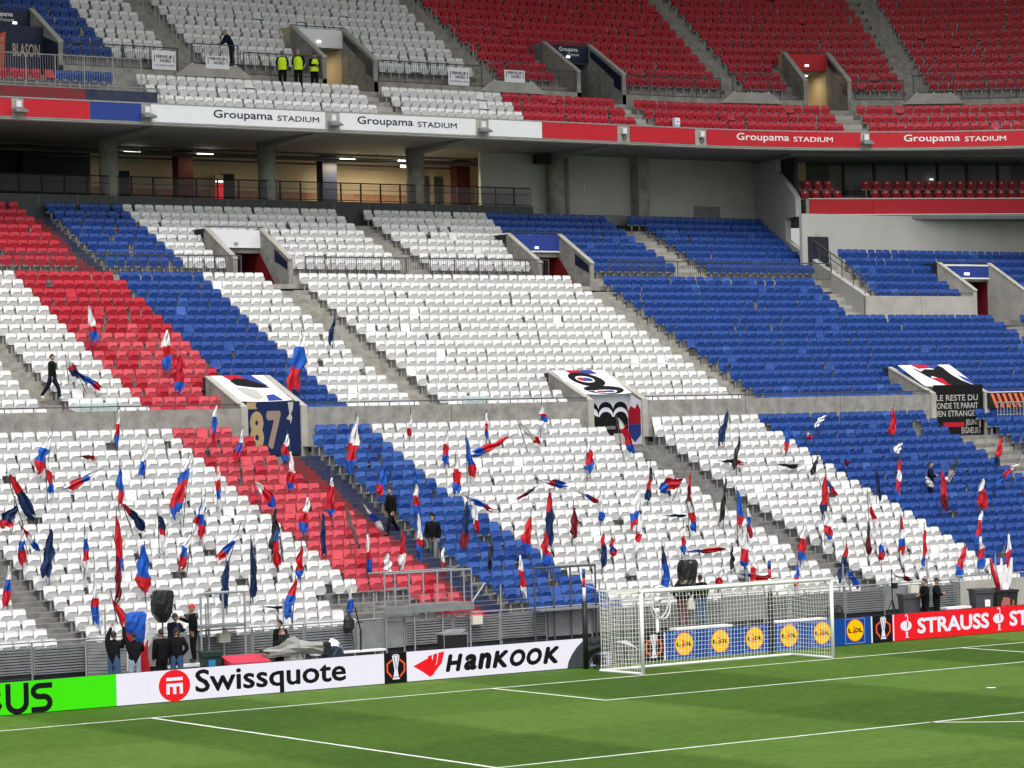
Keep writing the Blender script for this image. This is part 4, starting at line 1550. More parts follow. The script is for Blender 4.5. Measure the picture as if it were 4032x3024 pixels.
text('HanKOOK', s, f(-3.05), f(-1.95), .64, .82, YS-.004, L_K, .02, .25)
flat('white_flash', [[(f(-1.95), .74), (f(-1.5), .74), (f(-1.0), .40), (f(-1.3), .55)]], s, L_W, YS-.004)
s, f = screen('black board with orange octagon and white trophy, inside the goal', -.838, -.042, L_K)
trophy(s, f(-.44))
s, f = screen('long blue advertising board with six yellow discs behind the goal', -.04, 8.71, L_B)
for i, x in enumerate((.77, 2.23, 3.65, 5.09, 6.51, 7.94)):
    c_ = f(x)
    letters('square_frame', [[(c_-.42, .06), (c_+.42, .06), (c_+.42, .87), (c_-.42, .87), (c_-.42, .06)]], .018, s, L_LB)
    flat('red_ring', [ellipse(c_, .485, .375, .372, 36)], s, L_R, YS-.003)
    flat('yellow_disc', [ellipse(c_, .485, .355, .352, 36)], s, L_Y, YS-.008)
    for tx, a, b_ in (('L', -.31, -.13), ('D', .0, .16), ('L', .17, .32)):
        text(tx, s, c_+a, c_+b_, .41, .56, YS-.014, L_K, .05)
    q = flat('red_i', [[(c_-.10, .40), (c_-.05, .37), (c_-.01, .40), (c_-.02, .51), (c_-.09, .51)], ellipse(c_-.055, .58, .035, .035, 10)], s, L_R, YS-.013)
    flat('red_mark', [[(c_-.115, .46), (c_-.055, .40), (c_+.0, .46), (c_-.055, .52)]], s, L_R, YS-.0135)
for xe in (-.035, 8.645):
    flat('white_edge', [[(f(xe), .02), (f(xe+.055), .02), (f(xe+.055), .9), (f(xe), .9)]], s, L_W, YS)
s, f = screen('black board with orange octagon and white trophy, right of the goal', 8.712, 9.60, L_K)
trophy(s, f(9.18))
s, f = screen('red advertising board with white capital lettering at the right', 9.602, 26, L_R)
flat('white_edge', [[(f(9.61), .02), (f(9.66), .02), (f(9.66), .9), (f(9.61), .9)]], s, L_W, YS)
for x in (10.23, 14.48, 18.7):
    c_ = f(x)
    flat('bird_emblem', [ellipse(c_-.03, .50, .25, .17, 22), [(c_-.05, .30), (c_+.05, .30), (c_+.03, .14), (c_+.10, .10), (c_-.10, .10), (c_-.03, .14)]], s, L_W, YS)
    letters('bird_neck', [[(c_+.03, .44)]+[(c_+.03, .70)]+arcp(c_-.03, .78, .06, .07, 0, 150, 6)], .055, s, L_R, YS-.008)
    letters('bird_neck_white', [[(c_+.03, .64)]+arcp(c_-.02, .79, .06, .07, 0, 150, 6)], .035, s, L_W, YS-.012)
text('STRAUSS', s, f(10.71), f(14.01), .20, .73, YS, L_W, .035)
text('STRAUSS', s, f(14.97), f(18.27), .20, .73, YS, L_W, .035)

# ------------------------------------------------------------------ goal
goal = thing('goal', 'white football goal with a box-shaped net', 'goal', (0, 0, 0))
pm = MB()
for sx in (-3.72, 3.72):
    q = MB()
    q.tube((sx, 0, 0), (sx, 0, 2.5), .06, 14)
    q.build('post', POST_W, goal, True)
q = MB()
q.tube((-3.78, 0, 2.5), (3.78, 0, 2.5), .06, 14)
q.build('crossbar', POST_W, goal, True)
q = MB()
q.path([(-3.72, 0, .04), (-3.78, 2.1, .04), (3.78, 2.1, .04), (3.72, 0, .04)], .045, 8)
q.build('ground_frame', POST_W, goal)


def cord(mb, pts, r=.0065):
    for a, c in zip(pts, pts[1:]):
        a, c = Vector(a), Vector(c)
        d = (c-a).normalized()
        e = d.orthogonal().normalized()*r
        g_ = d.cross(e).normalized()*r
        mb.add([a+e, a-e*.5+g_*.87, a-e*.5-g_*.87, c+e, c-e*.5+g_*.87, c-e*.5-g_*.87], [(0, 1, 4, 3), (1, 2, 5, 4), (2, 0, 3, 5)])


def net_back(u, v):      # u across, v up
    x = -3.74+7.48*u
    sag = .10*math.sin(PI*v)+.05*math.sin(7*u+2*v)*math.sin(PI*v)*math.sin(PI*u)
    return (x, 2.1+.02-sag*.7+.16*v*0+.05*math.sin(3.1*u*PI)*math.sin(PI*v), .05+2.42*v-.06*math.sin(PI*u)*v)


def net_side(sx):
    return lambda u, v: (sx*(3.72+.06*math.sin(PI*u)*math.sin(PI*v)), .03+2.07*u, .05+2.44*v-.10*math.sin(PI*u)*v)


def net_top(u, v):
    return (-3.72+7.44*u, .02+2.10*v, 2.5-.10*math.sin(PI*v)-.02*v-.06*math.sin(PI*u)*v)


nb = MB()
for fn, nu, nv in ((net_back, 56, 18), (net_side(-1), 16, 18), (net_side(1), 16, 18), (net_top, 56, 15)):
    for i in range(nu+1):
        cord(nb, [fn(i/nu, j/nv) for j in range(nv+1)])
    for j in range(nv+1):
        cord(nb, [fn(i/nu, j/nv) for i in range(nu+1)])
tag(nb.build('net', NET, goal), kind='stuff')
for x, lab, top in ((-3.45, 'padded black net pole with blue, white and red top, left of the goal', 3.1), (3.95, 'padded black net pole with blue and red top, right of the goal centre', 3.0)):
    p = thing('net_pole', lab, 'pole', (x, 3.3, 0))
    for nm, z0, z1, m_, r in (('padding', .0, top-1.0, BLACK, .085), ('white_band', top-1.0, top-.58, POST_W, .05), ('red_band', top-.58, top-.28, PANEL_R, .05), ('blue_band', top-.28, top, PANEL_B, .05)):
        q = MB()
        q.tube((0, 0, z0), (0, 0, z1), r, 12)
        q.build(nm, m_, p, True)
    q = MB()
    cord(q, [(0, 0, top-.5), (-.3 if x < 0 else -.2, -1.2, 2.5)], .008)
    q.build('guy_rope', POST_W, p)
q = thing('ground_camera', 'small black camera on the grass beside the left net pole', 'camera', (-3.05, 3.15, 0))
bx('body', q, -.16, .16, -.14, .14, .12, .42, BLACK_PL)
b_ = MB()
b_.tube((0, -.14, .28), (0, -.26, .27), .07, 12)
b_.build('lens', BLACK, q)
b_ = MB()
for a in (0, 2.1, 4.2):
    b_.tube((0, 0, .14), (.22*math.cos(a), .2*math.sin(a), .0), .02)
b_.build('legs', BLACK, q)
gc = thing('goal_camera', 'white goal camera on a stem inside a tilted hoop', 'camera', (.33, 4.6, 0))
b_ = MB()
b_.tube((0, 0, 0), (0, 0, 1.45), .055, 10)
b_.tube((0, 0, 1.45), (0, 0, 1.62), .085, 12)
b_.build('stem', PANEL_W, gc, True)
b_ = MB()
b_.lathe([(.03, -.12), (.11, -.06), (.12, .06), (.08, .12)], (0, -.02, 1.86), 14)
b_.build('camera_head', PANEL_W, gc, True)
b_ = MB()
b_.tube((0, -.13, 1.86), (0, -.18, 1.86), .045, 10)
b_.build('lens', BLACK, gc)
for k_ in range(2):
    b_ = MB()
    pts = [(.12+.36*math.cos(t)+.05*k_, .1*math.sin(t)*(1 if k_ else -1), 1.80+.52*math.sin(t)) for t in np.linspace(0, 2*PI, 25)]
    b_.path(pts, .022, 6)
    b_.build('hoop', PANEL_W, gc)

# ------------------------------------------------------------------ fence along the front of the stand
fe = thing('front_fence', 'grey metal fence with slatted panels along the front row', 'fence', (0, 11.2, 0))
pm = MB(); pm.tube((0, 0, 0), (0, 0, 1.42), .035, 8); pm = pm.mesh('post', FENCE)
tm = MB(); tm.tube((0, 0, 0), (1.9, 0, 0), .026, 6); tm = tm.mesh('top_rail', STEEL)
sm = MB()
for i in range(9):
    sm.box(.06, 1.84, -.012, .012, .50+i*.085, .552+i*.085)
sm.box(.03, .06, -.02, .02, .46, 1.27); sm.box(1.84, 1.87, -.02, .02, .46, 1.27); sm.box(.03, 1.87, -.02, .02, .44, .47); sm.box(.03, 1.87, -.02, .02, 1.265, 1.29)
sm = sm.mesh('slat_panel', FENCE)
pl = MB(); pl.box(.05, 1.85, -.015, .015, .46, 1.28); pl.box(.03, 1.87, -.02, .02, 1.281, 1.31); pl.box(.03, 1.87, -.02, .02, .43, .459)
pl = pl.mesh('plate_panel', FENCE)
cm = MB()
for i in range(5):
    cm.prism_x([(.05, .02+i*.085), (.0, .04+i*.085), (.05, .09+i*.085)], 0, 1.9)
cm.box(0, 1.9, .051, .06, 0, .45)
cm.box(0, 1.9, .12, .13, .45, 1.18)
cm = cm.mesh('corrugated_base', FENCE_D)
for i in range(24):
    x = -26+i*1.9
    obj('post', pm, fe, (x, 0, 0))
    obj('top_rail', tm, fe, (x, 0, 1.40))
    obj('slat_panel' if i % 4 != 2 else 'plate_panel', sm if i % 4 != 2 else pl, fe, (x, random.uniform(-.05, .02), random.uniform(-.03, .03)))
    obj('corrugated_base', cm, fe, (x, .05, 0))
pm2 = MB(); pm2.tube((0, 0, 0), (0, 0, 2.25), .028, 8); pm2 = pm2.mesh('tall_post', STEEL)
for x in (-15.9, -12.4, -9.6, -6.2, -1.2, 2.9, 9.4, 13.9, 18.0, 21.5):
    obj('tall_post', pm2, fe, (x, .06, 0))
wm_ = MB()
for z in (1.75, 2.1):
    wm_.tube((-25, .06, z), (22, .06, z), .007, 4)
wm_.build('wire', STEEL, fe)
for i, x in enumerate((-11.9, -2.35, 6.6, 17.1)):
    q = thing('junction_box', 'cream junction box on the front fence, ' + ['left of the camera crew', 'above the flight case', 'behind the right half of the goal net', 'above the two right-hand bins'][i], 'box', (x, 11.05, 1.0))
    bx('housing', q, -.2, .2, -.1, .08, 0, .3, mat('cream_plastic', (0.55, 0.54, 0.45), 0.5))
    bx('lid_seam', q, -.18, .18, -.105, -.1005, .02, .28, mat('cream_plastic_lid', (0.6, 0.59, 0.5), 0.5))
fw = thing('concrete_wall', 'pale concrete front wall at the far right of the fence', 'wall', (30, 11.2, 0))
bx('panel', fw, -10.6, 12, 0, .2, 0, 1.30, CONC_L)
q = MB()
q.tube((-10.6, .05, 1.5), (12, .05, 1.5), .025)
for x in np.arange(-10.4, 12, 1.5):
    q.tube((x, .05, 1.3), (x, .05, 1.5), .02)
q.build('rail', STEEL, fw)
# open gate leaf at the left
q = thing('fence_gate', 'open grey gate leaf at the foot of the far left stairs', 'gate', (-16.7, 11.0, 0), -.5)
b_ = MB(); b_.path([(0, 0, .1), (0, 0, 1.35), (1.5, 0, 1.35), (1.5, 0, .1), (0, 0, .1)], .03); b_.build('gate_frame', STEEL, q)
b_ = MB()
for i in range(12):
    b_.box(.04, 1.46, -.01, .01, .15+i*.098, .225+i*.098)
b_.build('gate_slats', FENCE, q)
# raised steel platforms
pd_ = thing('steel_podium', 'raised steel podium with railing above the red seats', 'podium', (-4.2, 11.6, 0))
bx('deck', pd_, -1.75, 1.75, -.6, .5, 1.69, 1.76, FENCE)
bx('deck_skirt', pd_, -1.75, 1.75, -.62, -.601, 1.52, 1.68, FENCE)
for sx in (-1.65, -.55, .55, 1.65):
    b_ = MB(); b_.tube((sx, -.5, 0), (sx, -.5, 1.62), .03); b_.build('leg', STEEL, pd_)
for sx in (-1.7, -1.3, -.75, -.2, .35, .9, 1.4, 1.7):
    b_ = MB(); b_.tube((sx, -.55, 1.78), (sx, -.55, 2.85), .03); b_.build('rail_post', STEEL, pd_)
b_ = MB(); b_.tube((-1.7, -.55, 2.85), (1.7, -.55, 2.85), .03); b_.tube((-1.7, .45, 2.85), (1.7, .45, 2.85), .025); b_.tube((1.7, -.55, 2.85), (1.7, .45, 2.85), .025); b_.build('hand_rail', STEEL, pd_)
b_ = MB(); b_.tube((1.7, -.5, 1.7), (2.4, -.3, 2.35), .03); b_.tube((1.7, -.5, 2.35), (2.3, -.3, 2.35), .025); b_.box(-1.2, -.5, -.2, .2, 2.3, 2.34); b_.box(-1.2, -.5, -.2, .2, 2.05, 2.08); b_.build('brace', STEEL, pd_)
pf = thing('scaffold_stand', 'empty steel frame stand behind the front fence near the red cap', 'frame', (-12.2, 10.8, 0))
b_ = MB()
for sx in (-.78, -.25, .28, .78):
    b_.tube((sx, -.3 if abs(sx) > .5 else .2, .0), (sx, -.3 if abs(sx) > .5 else .2, 2.6), .035)
b_.path([(-.78, -.3, 2.6), (.78, -.3, 2.6)], .035)
b_.path([(-.78, -.3, 2.6), (-.25, .2, 2.6), (.28, .2, 2.6), (.78, -.3, 2.6)], .03)
b_.build('frame', STEEL, pf)
bx('deck', pf, -.8, .8, -.35, .4, 1.52, 1.60, FENCE)
pf2 = thing('scaffold_stand', 'empty dark steel frame stand left of the goal crossbar', 'frame', (1.3, 11.0, 0))
b_ = MB()
for sx in (-1.3, -.5, .2, 1.25):
    b_.tube((sx, 0, 0), (sx, 0, 2.75), .035)
b_.path([(-1.3, 0, 2.75), (1.25, 0, 2.75)], .04)
b_.build('frame', STEEL_D, pf2)
bx('deck', pf2, -1.3, 1.25, -.3, .3, 1.30, 1.36, FENCE)
FLAGS = [
    (25.94, -7.91, 8.57, -7.96, 7.33, 0.15, 'WRB', 'A', 1.3),
    (23.91, -11.55, 7.72, -12.02, 6.38, 0.44, 'WBR', 'A', 4.0),
    (21.96, -12.72, 6.84, -12.55, 5.47, 0.28, 'WRBW', 'A', 6.6),
    (25.0, -9.92, 6.91, -9.32, 6.88, 0.18, 'MR', 'A', 2.6),
    (23.52, -7.98, 7.54, -8.26, 6.2, 0.21, 'WWB', 'A', 4.5),
    (22.85, -10.23, 6.43, -11.7, 5.88, 0.32, 'WBRW', 'A', 5.4),
    (21.43, -10.15, 6.52, -10.26, 5.23, 0.26, 'BBR', 'A', 7.3),
    (20.26, -8.09, 6.83, -8.49, 4.73, 0.49, 'WBRRB', 'A', 8.9),
    (21.0, -14.56, 6.35, -13.56, 5.04, 0.42, 'RNN', 'A', 7.9),
    (19.92, -14.84, 5.38, -15.08, 4.59, 0.55, 'NNR', 'A', 9.3),
    (19.52, -11.02, 5.27, -10.16, 4.42, 0.34, 'RNN', 'A', 9.9),
    (18.25, -15.4, 4.74, -14.78, 3.9, 0.19, 'RWB', 'A', 11.5),
    (17.39, -15.74, 4.62, -15.74, 3.54, 0.27, 'WBR', 'A', 12.7),
    (16.39, -15.25, 4.64, -15.31, 3.13, 0.4, 'NNN', 'A', 14.0),
    (16.58, -13.92, 4.58, -13.97, 3.21, 0.22, 'WBRW', 'A', 13.8),
    (16.46, -12.81, 4.96, -12.87, 3.16, 0.33, 'RRB', 'A', 13.9),
    (18.0, -10.48, 5.35, -10.4, 3.8, 0.22, 'WNRW', 'A', 11.9),
    (18.63, -8.48, 5.25, -8.62, 4.06, 0.31, 'WBR', 'A', 11.0),
    (25.84, -3.9, 8.65, -4.03, 7.28, 0.23, 'WBR', 'A', 1.5),
    (24.24, -3.7, 7.73, -4.14, 6.53, 0.18, 'WBR', 'A', 3.6),
    (24.1, -1.88, 7.5, -1.95, 6.46, 0.31, 'WRB', 'A', 3.8),
    (22.12, -2.94, 6.88, -3.07, 5.55, 0.39, 'WWRB', 'A', 6.4),
    (21.09, -6.45, 6.43, -6.6, 5.08, 0.29, 'WRBW', 'A', 7.8),
    (20.62, -5.28, 5.82, -4.6, 4.88, 0.44, 'WRB', 'A', 8.4),
    (18.94, -8.18, 5.41, -8.47, 4.19, 0.43, 'WBRW', 'A', 10.6),
    (17.23, -6.39, 4.97, -6.67, 3.47, 0.34, 'KKK', 'A', 12.9),
    (16.24, -6.9, 4.25, -6.89, 3.07, 0.34, 'BRR', 'A', 14.2),
    (17.09, -7.9, 4.25, -8.78, 3.42, 0.28, 'WBR', 'A', 13.1),
    (13.95, -9.2, 4.08, -9.26, 2.15, 0.27, 'NNN', 'A', 17.3),
    (16.36, -10.13, 4.23, -10.47, 3.11, 0.39, 'WBR', 'A', 14.1),
    (15.21, -6.56, 3.73, -6.63, 2.65, 0.28, 'RRB', 'A', 15.6),
    (16.74, -4.82, 4.73, -4.85, 3.27, 0.23, 'NNN', 'A', 13.5),
    (18.47, -4.38, 5.28, -4.48, 3.99, 0.35, 'WRB', 'A', 11.3),
    (19.82, -2.57, 5.91, -2.57, 4.55, 0.33, 'WRRB', 'A', 9.4),
    (17.29, -3.53, 4.9, -3.03, 3.5, 0.1, 'GGG', 'A', 12.8),
    (18.48, -2.09, 4.95, -1.45, 4.0, 0.21, 'WBW', 'A', 11.2),
    (15.33, -3.89, 4.0, -3.91, 2.69, 0.21, 'WRB', 'A', 15.4),
    (21.29, 0.49, 6.23, 0.22, 5.17, 0.36, 'BBR', 'A', 7.5),
    (23.34, 0.63, 8.1, 0.49, 6.11, 0.46, 'WWRB', 'A', 4.8),
    (25.92, 4.7, 8.18, 4.63, 7.32, 0.18, 'WWR', 'A', 1.3),
    (25.57, 8.04, 8.15, 8.0, 7.15, 0.2, 'WRB', 'A', 1.8),
    (23.68, 4.91, 7.36, 4.66, 6.27, 0.27, 'WRB', 'A', 4.3),
    (22.59, 5.07, 7.22, 5.15, 5.76, 0.35, 'BBR', 'A', 5.8),
    (24.52, 8.32, 7.15, 6.58, 6.65, 0.36, 'RRB', 'A', 3.2),
    (24.88, 9.09, 7.71, 10.01, 6.82, 0.29, 'WWR', 'A', 2.7),
    (26.3, 11.19, 8.36, 11.11, 7.51, 0.37, 'WRBW', 'A', 0.8),
    (21.25, 3.67, 6.53, 3.59, 5.16, 0.37, 'WRB', 'A', 7.5),
    (21.89, 2.27, 6.12, 2.21, 5.44, 0.15, 'BB', 'A', 6.7),
    (19.52, 0.77, 5.57, 0.74, 4.42, 0.27, 'WRB', 'A', 9.9),
    (16.14, -1.31, 4.6, -1.32, 3.03, 0.23, 'WWRB', 'A', 14.3),
    (19.84, 3.11, 5.08, 4.28, 4.56, 0.27, 'WBR', 'A', 9.4),
    (16.88, 1.29, 4.92, 0.94, 3.33, 0.32, 'NNM', 'A', 13.4),
    (18.01, 2.22, 4.91, 2.5, 3.8, 0.3, 'WWR', 'A', 11.9),
    (20.59, 6.87, 5.29, 5.95, 4.87, 0.16, 'KM', 'A', 8.4),
    (15.6, -2.34, 4.07, -2.46, 2.81, 0.34, 'RRW', 'A', 15.1),
    (15.25, -3.14, 3.32, -3.24, 2.66, 0.28, 'WW', 'A', 15.5),
    (14.86, -1.12, 3.43, -1.11, 2.5, 0.17, 'WR', 'A', 16.0),
    (16.17, 3.53, 4.28, 3.35, 3.04, 0.45, 'RRB', 'A', 14.3),
    (16.81, 4.83, 5.13, 4.61, 3.3, 0.36, 'RNN', 'A', 13.5),
    (14.97, 3.26, 3.78, 3.22, 2.55, 0.47, 'RRB', 'A', 15.9),
    (15.14, 1.11, 3.61, 1.05, 2.61, 0.2, 'KK', 'A', 15.7),
    (12.73, 0.65, 3.13, 0.7, 1.7, 0.31, 'WRW', 'A', 18.9),
    (15.74, -3.64, 4.0, -3.67, 2.86, 0.2, 'WRB', 'A', 14.9),
    (21.23, 7.33, 5.54, 8.64, 5.15, 0.31, 'WRB', 'A', 7.6),
    (22.42, 10.6, 6.91, 10.61, 5.69, 0.39, 'WRB', 'A', 6.0),
    (24.01, 13.25, 7.8, 13.91, 6.42, 0.33, 'WRB', 'A', 3.9),
    (20.09, 11.9, 5.86, 11.64, 4.66, 0.29, 'KRN', 'A', 9.1),
    (20.34, 13.63, 5.38, 12.6, 4.77, 0.61, 'RRB', 'A', 8.8),
    (19.61, 13.47, 5.52, 13.23, 4.46, 0.19, 'RMM', 'A', 9.7),
    (19.88, 8.28, 5.02, 9.17, 4.57, 0.19, 'WBR', 'A', 9.4),
    (18.39, 8.25, 4.96, 8.28, 3.96, 0.23, 'WWB', 'A', 11.4),
    (17.65, 9.53, 5.16, 9.22, 3.65, 0.37, 'WWBR', 'A', 12.3),
    (17.18, 6.14, 4.53, 6.05, 3.45, 0.3, 'MMM', 'A', 13.0),
    (17.99, 5.66, 5.08, 5.68, 3.79, 0.23, 'RRN', 'A', 11.9),
    (14.74, 5.67, 3.61, 5.55, 2.46, 0.27, 'RNN', 'A', 16.2),
    (15.54, 6.62, 3.45, 6.75, 2.78, 0.27, 'RBR', 'A', 15.1),
    (15.75, 8.16, 4.23, 7.73, 2.87, 0.33, 'WWRW', 'A', 14.9),
    (12.59, 6.68, 3.2, 6.68, 1.65, 0.32, 'NBB', 'A', 19.1),
    (17.19, 11.45, 4.57, 11.63, 3.46, 0.27, 'WRB', 'A', 13.0),
    (18.55, 11.38, 4.03, 12.36, 4.01, 0.14, 'NN', 'A', 11.1),
    (17.96, 13.89, 5.36, 13.67, 3.78, 0.16, 'KK', 'A', 11.9),
    (15.46, 9.87, 3.66, 9.71, 2.75, 0.29, 'WRB', 'A', 15.3),
    (15.52, 9.93, 2.77, 11.83, 2.72, 0.21, 'BRR', 'A', 15.2),
    (24.44, 19.2, 7.97, 18.91, 6.62, 0.34, 'NNN', 'A', 3.3),
    (22.27, 18.08, 6.93, 17.8, 5.62, 0.17, 'KK', 'A', 6.2),
    (22.63, 17.39, 5.97, 18.47, 5.79, 0.22, 'KKR', 'A', 5.7),
    (22.52, 20.26, 5.73, 21.38, 5.7, 0.2, 'KK', 'A', 5.9),
    (21.59, 21.61, 6.03, 21.32, 5.3, 0.19, 'KK', 'A', 7.1),
    (23.77, 21.94, 7.45, 21.6, 6.31, 0.34, 'BBR', 'A', 4.2),
    (25.64, 25.54, 7.7, 24.96, 7.19, 0.25, 'WW', 'A', 1.7),
    (24.85, 23.77, 7.02, 24.02, 6.8, 0.21, 'WR', 'A', 2.8),
    (24.96, 28.81, 7.93, 28.56, 6.86, 0.32, 'RRR', 'A', 2.6),
    (22.22, 23.82, 6.32, 23.75, 5.59, 0.24, 'BBM', 'A', 6.3),
    (23.19, 27.65, 6.46, 27.32, 6.04, 0.28, 'WW', 'A', 5.0),
    (19.08, 23.86, 5.8, 23.48, 4.24, 0.3, 'RWRB', 'A', 10.4),
    (19.15, 22.61, 5.61, 22.66, 4.27, 0.2, 'NN', 'A', 10.3),
    (18.09, 19.03, 5.38, 18.73, 3.84, 0.33, 'RRN', 'A', 11.8),
    (19.58, 20.34, 5.09, 20.7, 4.45, 0.23, 'BR', 'A', 9.8),
    (17.29, 13.9, 4.91, 13.96, 3.5, 0.32, 'BBR', 'A', 12.8),
    (16.41, 13.66, 4.25, 13.73, 3.14, 0.24, 'WBR', 'A', 14.0),
    (14.02, 11.51, 3.54, 11.68, 2.18, 0.4, 'WWRB', 'A', 17.2),
    (15.9, 17.06, 3.99, 17.16, 2.93, 0.48, 'WWRB', 'A', 14.7),
    (16.61, 19.9, 4.42, 20.14, 3.22, 0.31, 'WRW', 'A', 13.7),
    (14.47, 19.67, 3.69, 19.57, 2.35, 0.29, 'RWBR', 'A', 16.6),
    (14.47, 18.0, 3.44, 18.03, 2.35, 0.21, 'KMM', 'A', 16.6),
    (13.93, 18.23, 2.98, 18.2, 2.14, 0.27, 'WBR', 'A', 17.3),
    (12.25, 14.96, 2.91, 14.71, 1.53, 0.31, 'RNN', 'A', 19.5),
    (14.37, 14.7, 3.44, 14.44, 2.31, 0.37, 'WRRB', 'A', 16.7),
    (17.88, 24.99, 5.29, 25.06, 3.75, 0.38, 'RRM', 'A', 12.0),
    (20.6, 28.42, 5.8, 27.79, 4.87, 0.21, 'KG', 'A', 8.4),
    (20.68, 28.28, 5.16, 27.77, 4.91, 0.18, 'WW', 'A', 8.3),
    (19.92, 26.01, 5.06, 26.21, 4.59, 0.3, 'WW', 'A', 9.3),
    (17.91, 27.21, 4.92, 27.39, 3.76, 0.5, 'WRR', 'A', 12.0),
    (21.82, 32.06, 6.57, 31.73, 5.41, 0.34, 'RRN', 'A', 6.8),
    (20.02, 31.34, 5.44, 30.12, 4.63, 0.28, 'WRB', 'A', 9.2),
    (14.72, 24.12, 3.76, 23.74, 2.45, 0.24, 'WRB', 'A', 16.2),
    (12.65, 22.12, 2.86, 21.92, 1.67, 0.33, 'WRB', 'A', 19.0),
    (13.27, 19.78, 3.2, 19.61, 1.89, 0.21, 'RRB', 'A', 18.2),
    (11.9, 20.55, 2.61, 20.3, 1.4, 0.33, 'RRB', 'A', 20.0),
    (11.49, 14.38, 1.98, 14.7, 1.26, 0.32, 'BB', 'A', 20.5),
    (11.79, 16.89, 1.67, 17.64, 1.36, 0.21, 'WM', 'A', 20.1),
    (11.15, 22.13, 2.98, 21.85, 1.13, 0.33, 'WRW', 'A', 21.0),
    (12.91, 11.06, 2.86, 10.87, 1.77, 0.34, 'WR', 'A', 18.6),
    (13.06, 10.55, 1.98, 12.05, 1.82, 0.26, 'BRR', 'A', 18.4),
    (12.1, 12.48, 2.23, 12.42, 1.48, 0.24, 'BR', 'A', 19.7),
    (13.94, 10.92, 2.97, 10.89, 2.15, 0.12, 'KK', 'A', 17.3),
    (12.69, 9.45, 2.31, 9.14, 1.69, 0.31, 'WR', 'A', 18.9),
    (12.96, -15.39, 3.16, -15.46, 1.78, 0.25, 'WRB', 'A', 18.6),
    (14.41, -13.84, 3.76, -13.97, 2.33, 0.3, 'MMM', 'A', 16.6),
    (13.09, -14.73, 2.47, -14.22, 1.83, 0.2, 'RR', 'A', 18.4),
    (14.85, -12.63, 4.03, -12.59, 2.5, 0.56, 'BBR', 'A', 16.1),
    (14.54, -17.54, 3.6, -17.66, 2.38, 0.23, 'WBR', 'A', 16.5),
    (13.5, -10.38, 3.44, -10.34, 1.98, 0.37, 'NNN', 'A', 17.9),
    (12.35, -6.37, 2.67, -6.43, 1.56, 0.19, 'WB', 'A', 19.4),
    (12.35, -8.49, 2.77, -8.71, 1.56, 0.35, 'RBB', 'A', 19.4),
    (13.26, -9.23, 1.89, -8.27, 1.86, 0.1, 'NN', 'A', 18.2),
    (33.36, -5.33, 12.75, -5.31, 11.34, 0.35, 'WWRB', 'B', 8.0),
    (31.03, -3.16, 11.68, -3.37, 10.18, 0.46, 'WRB', 'B', 11.0),
    (29.09, -3.64, 10.65, -3.68, 9.24, 0.42, 'RRB', 'B', 13.5),
    (28.92, 1.63, 11.46, 1.46, 9.16, 0.76, 'WBRR', 'B', 13.7),
    (30.36, -7.82, 10.62, -7.52, 9.85, 0.34, 'WRN', 'B', 11.8),
    (29.57, -7.83, 10.12, -6.79, 9.47, 0.31, 'NBR', 'B', 12.8),
    (33.03, 5.62, 12.32, 5.4, 11.17, 0.18, 'NN', 'B', 8.4),
]
# ------------------------------------------------------------------ flags
FM = {'W': mat('flag_white', (0.70, 0.70, 0.71), 0.6, 0.2, bump=0.5, bscale=8), 'R': mat('flag_red', (0.47, 0.014, 0.024), 0.6, 0.2, bump=0.5, bscale=8), 'B': mat('flag_blue', (0.014, 0.085, 0.42), 0.6, 0.2, bump=0.5, bscale=8),
      'N': mat('flag_navy', (0.010, 0.026, 0.085), 0.6, 0.2, bump=0.5, bscale=8), 'M': mat('flag_maroon', (0.15, 0.010, 0.018), 0.6, 0.2, bump=0.5, bscale=8),
      'K': mat('flag_black', (0.016, 0.016, 0.018), 0.4, 0.4, bump=0.6, bscale=8), 'G': mat('flag_grey', (0.20, 0.19, 0.19), 0.6, 0.2)}
FN = {'W': 'white', 'R': 'red', 'B': 'blue', 'N': 'navy', 'M': 'maroon', 'K': 'black', 'G': 'grey'}
POLE = mat('flag_pole', (0.07, 0.07, 0.085), 0.5)


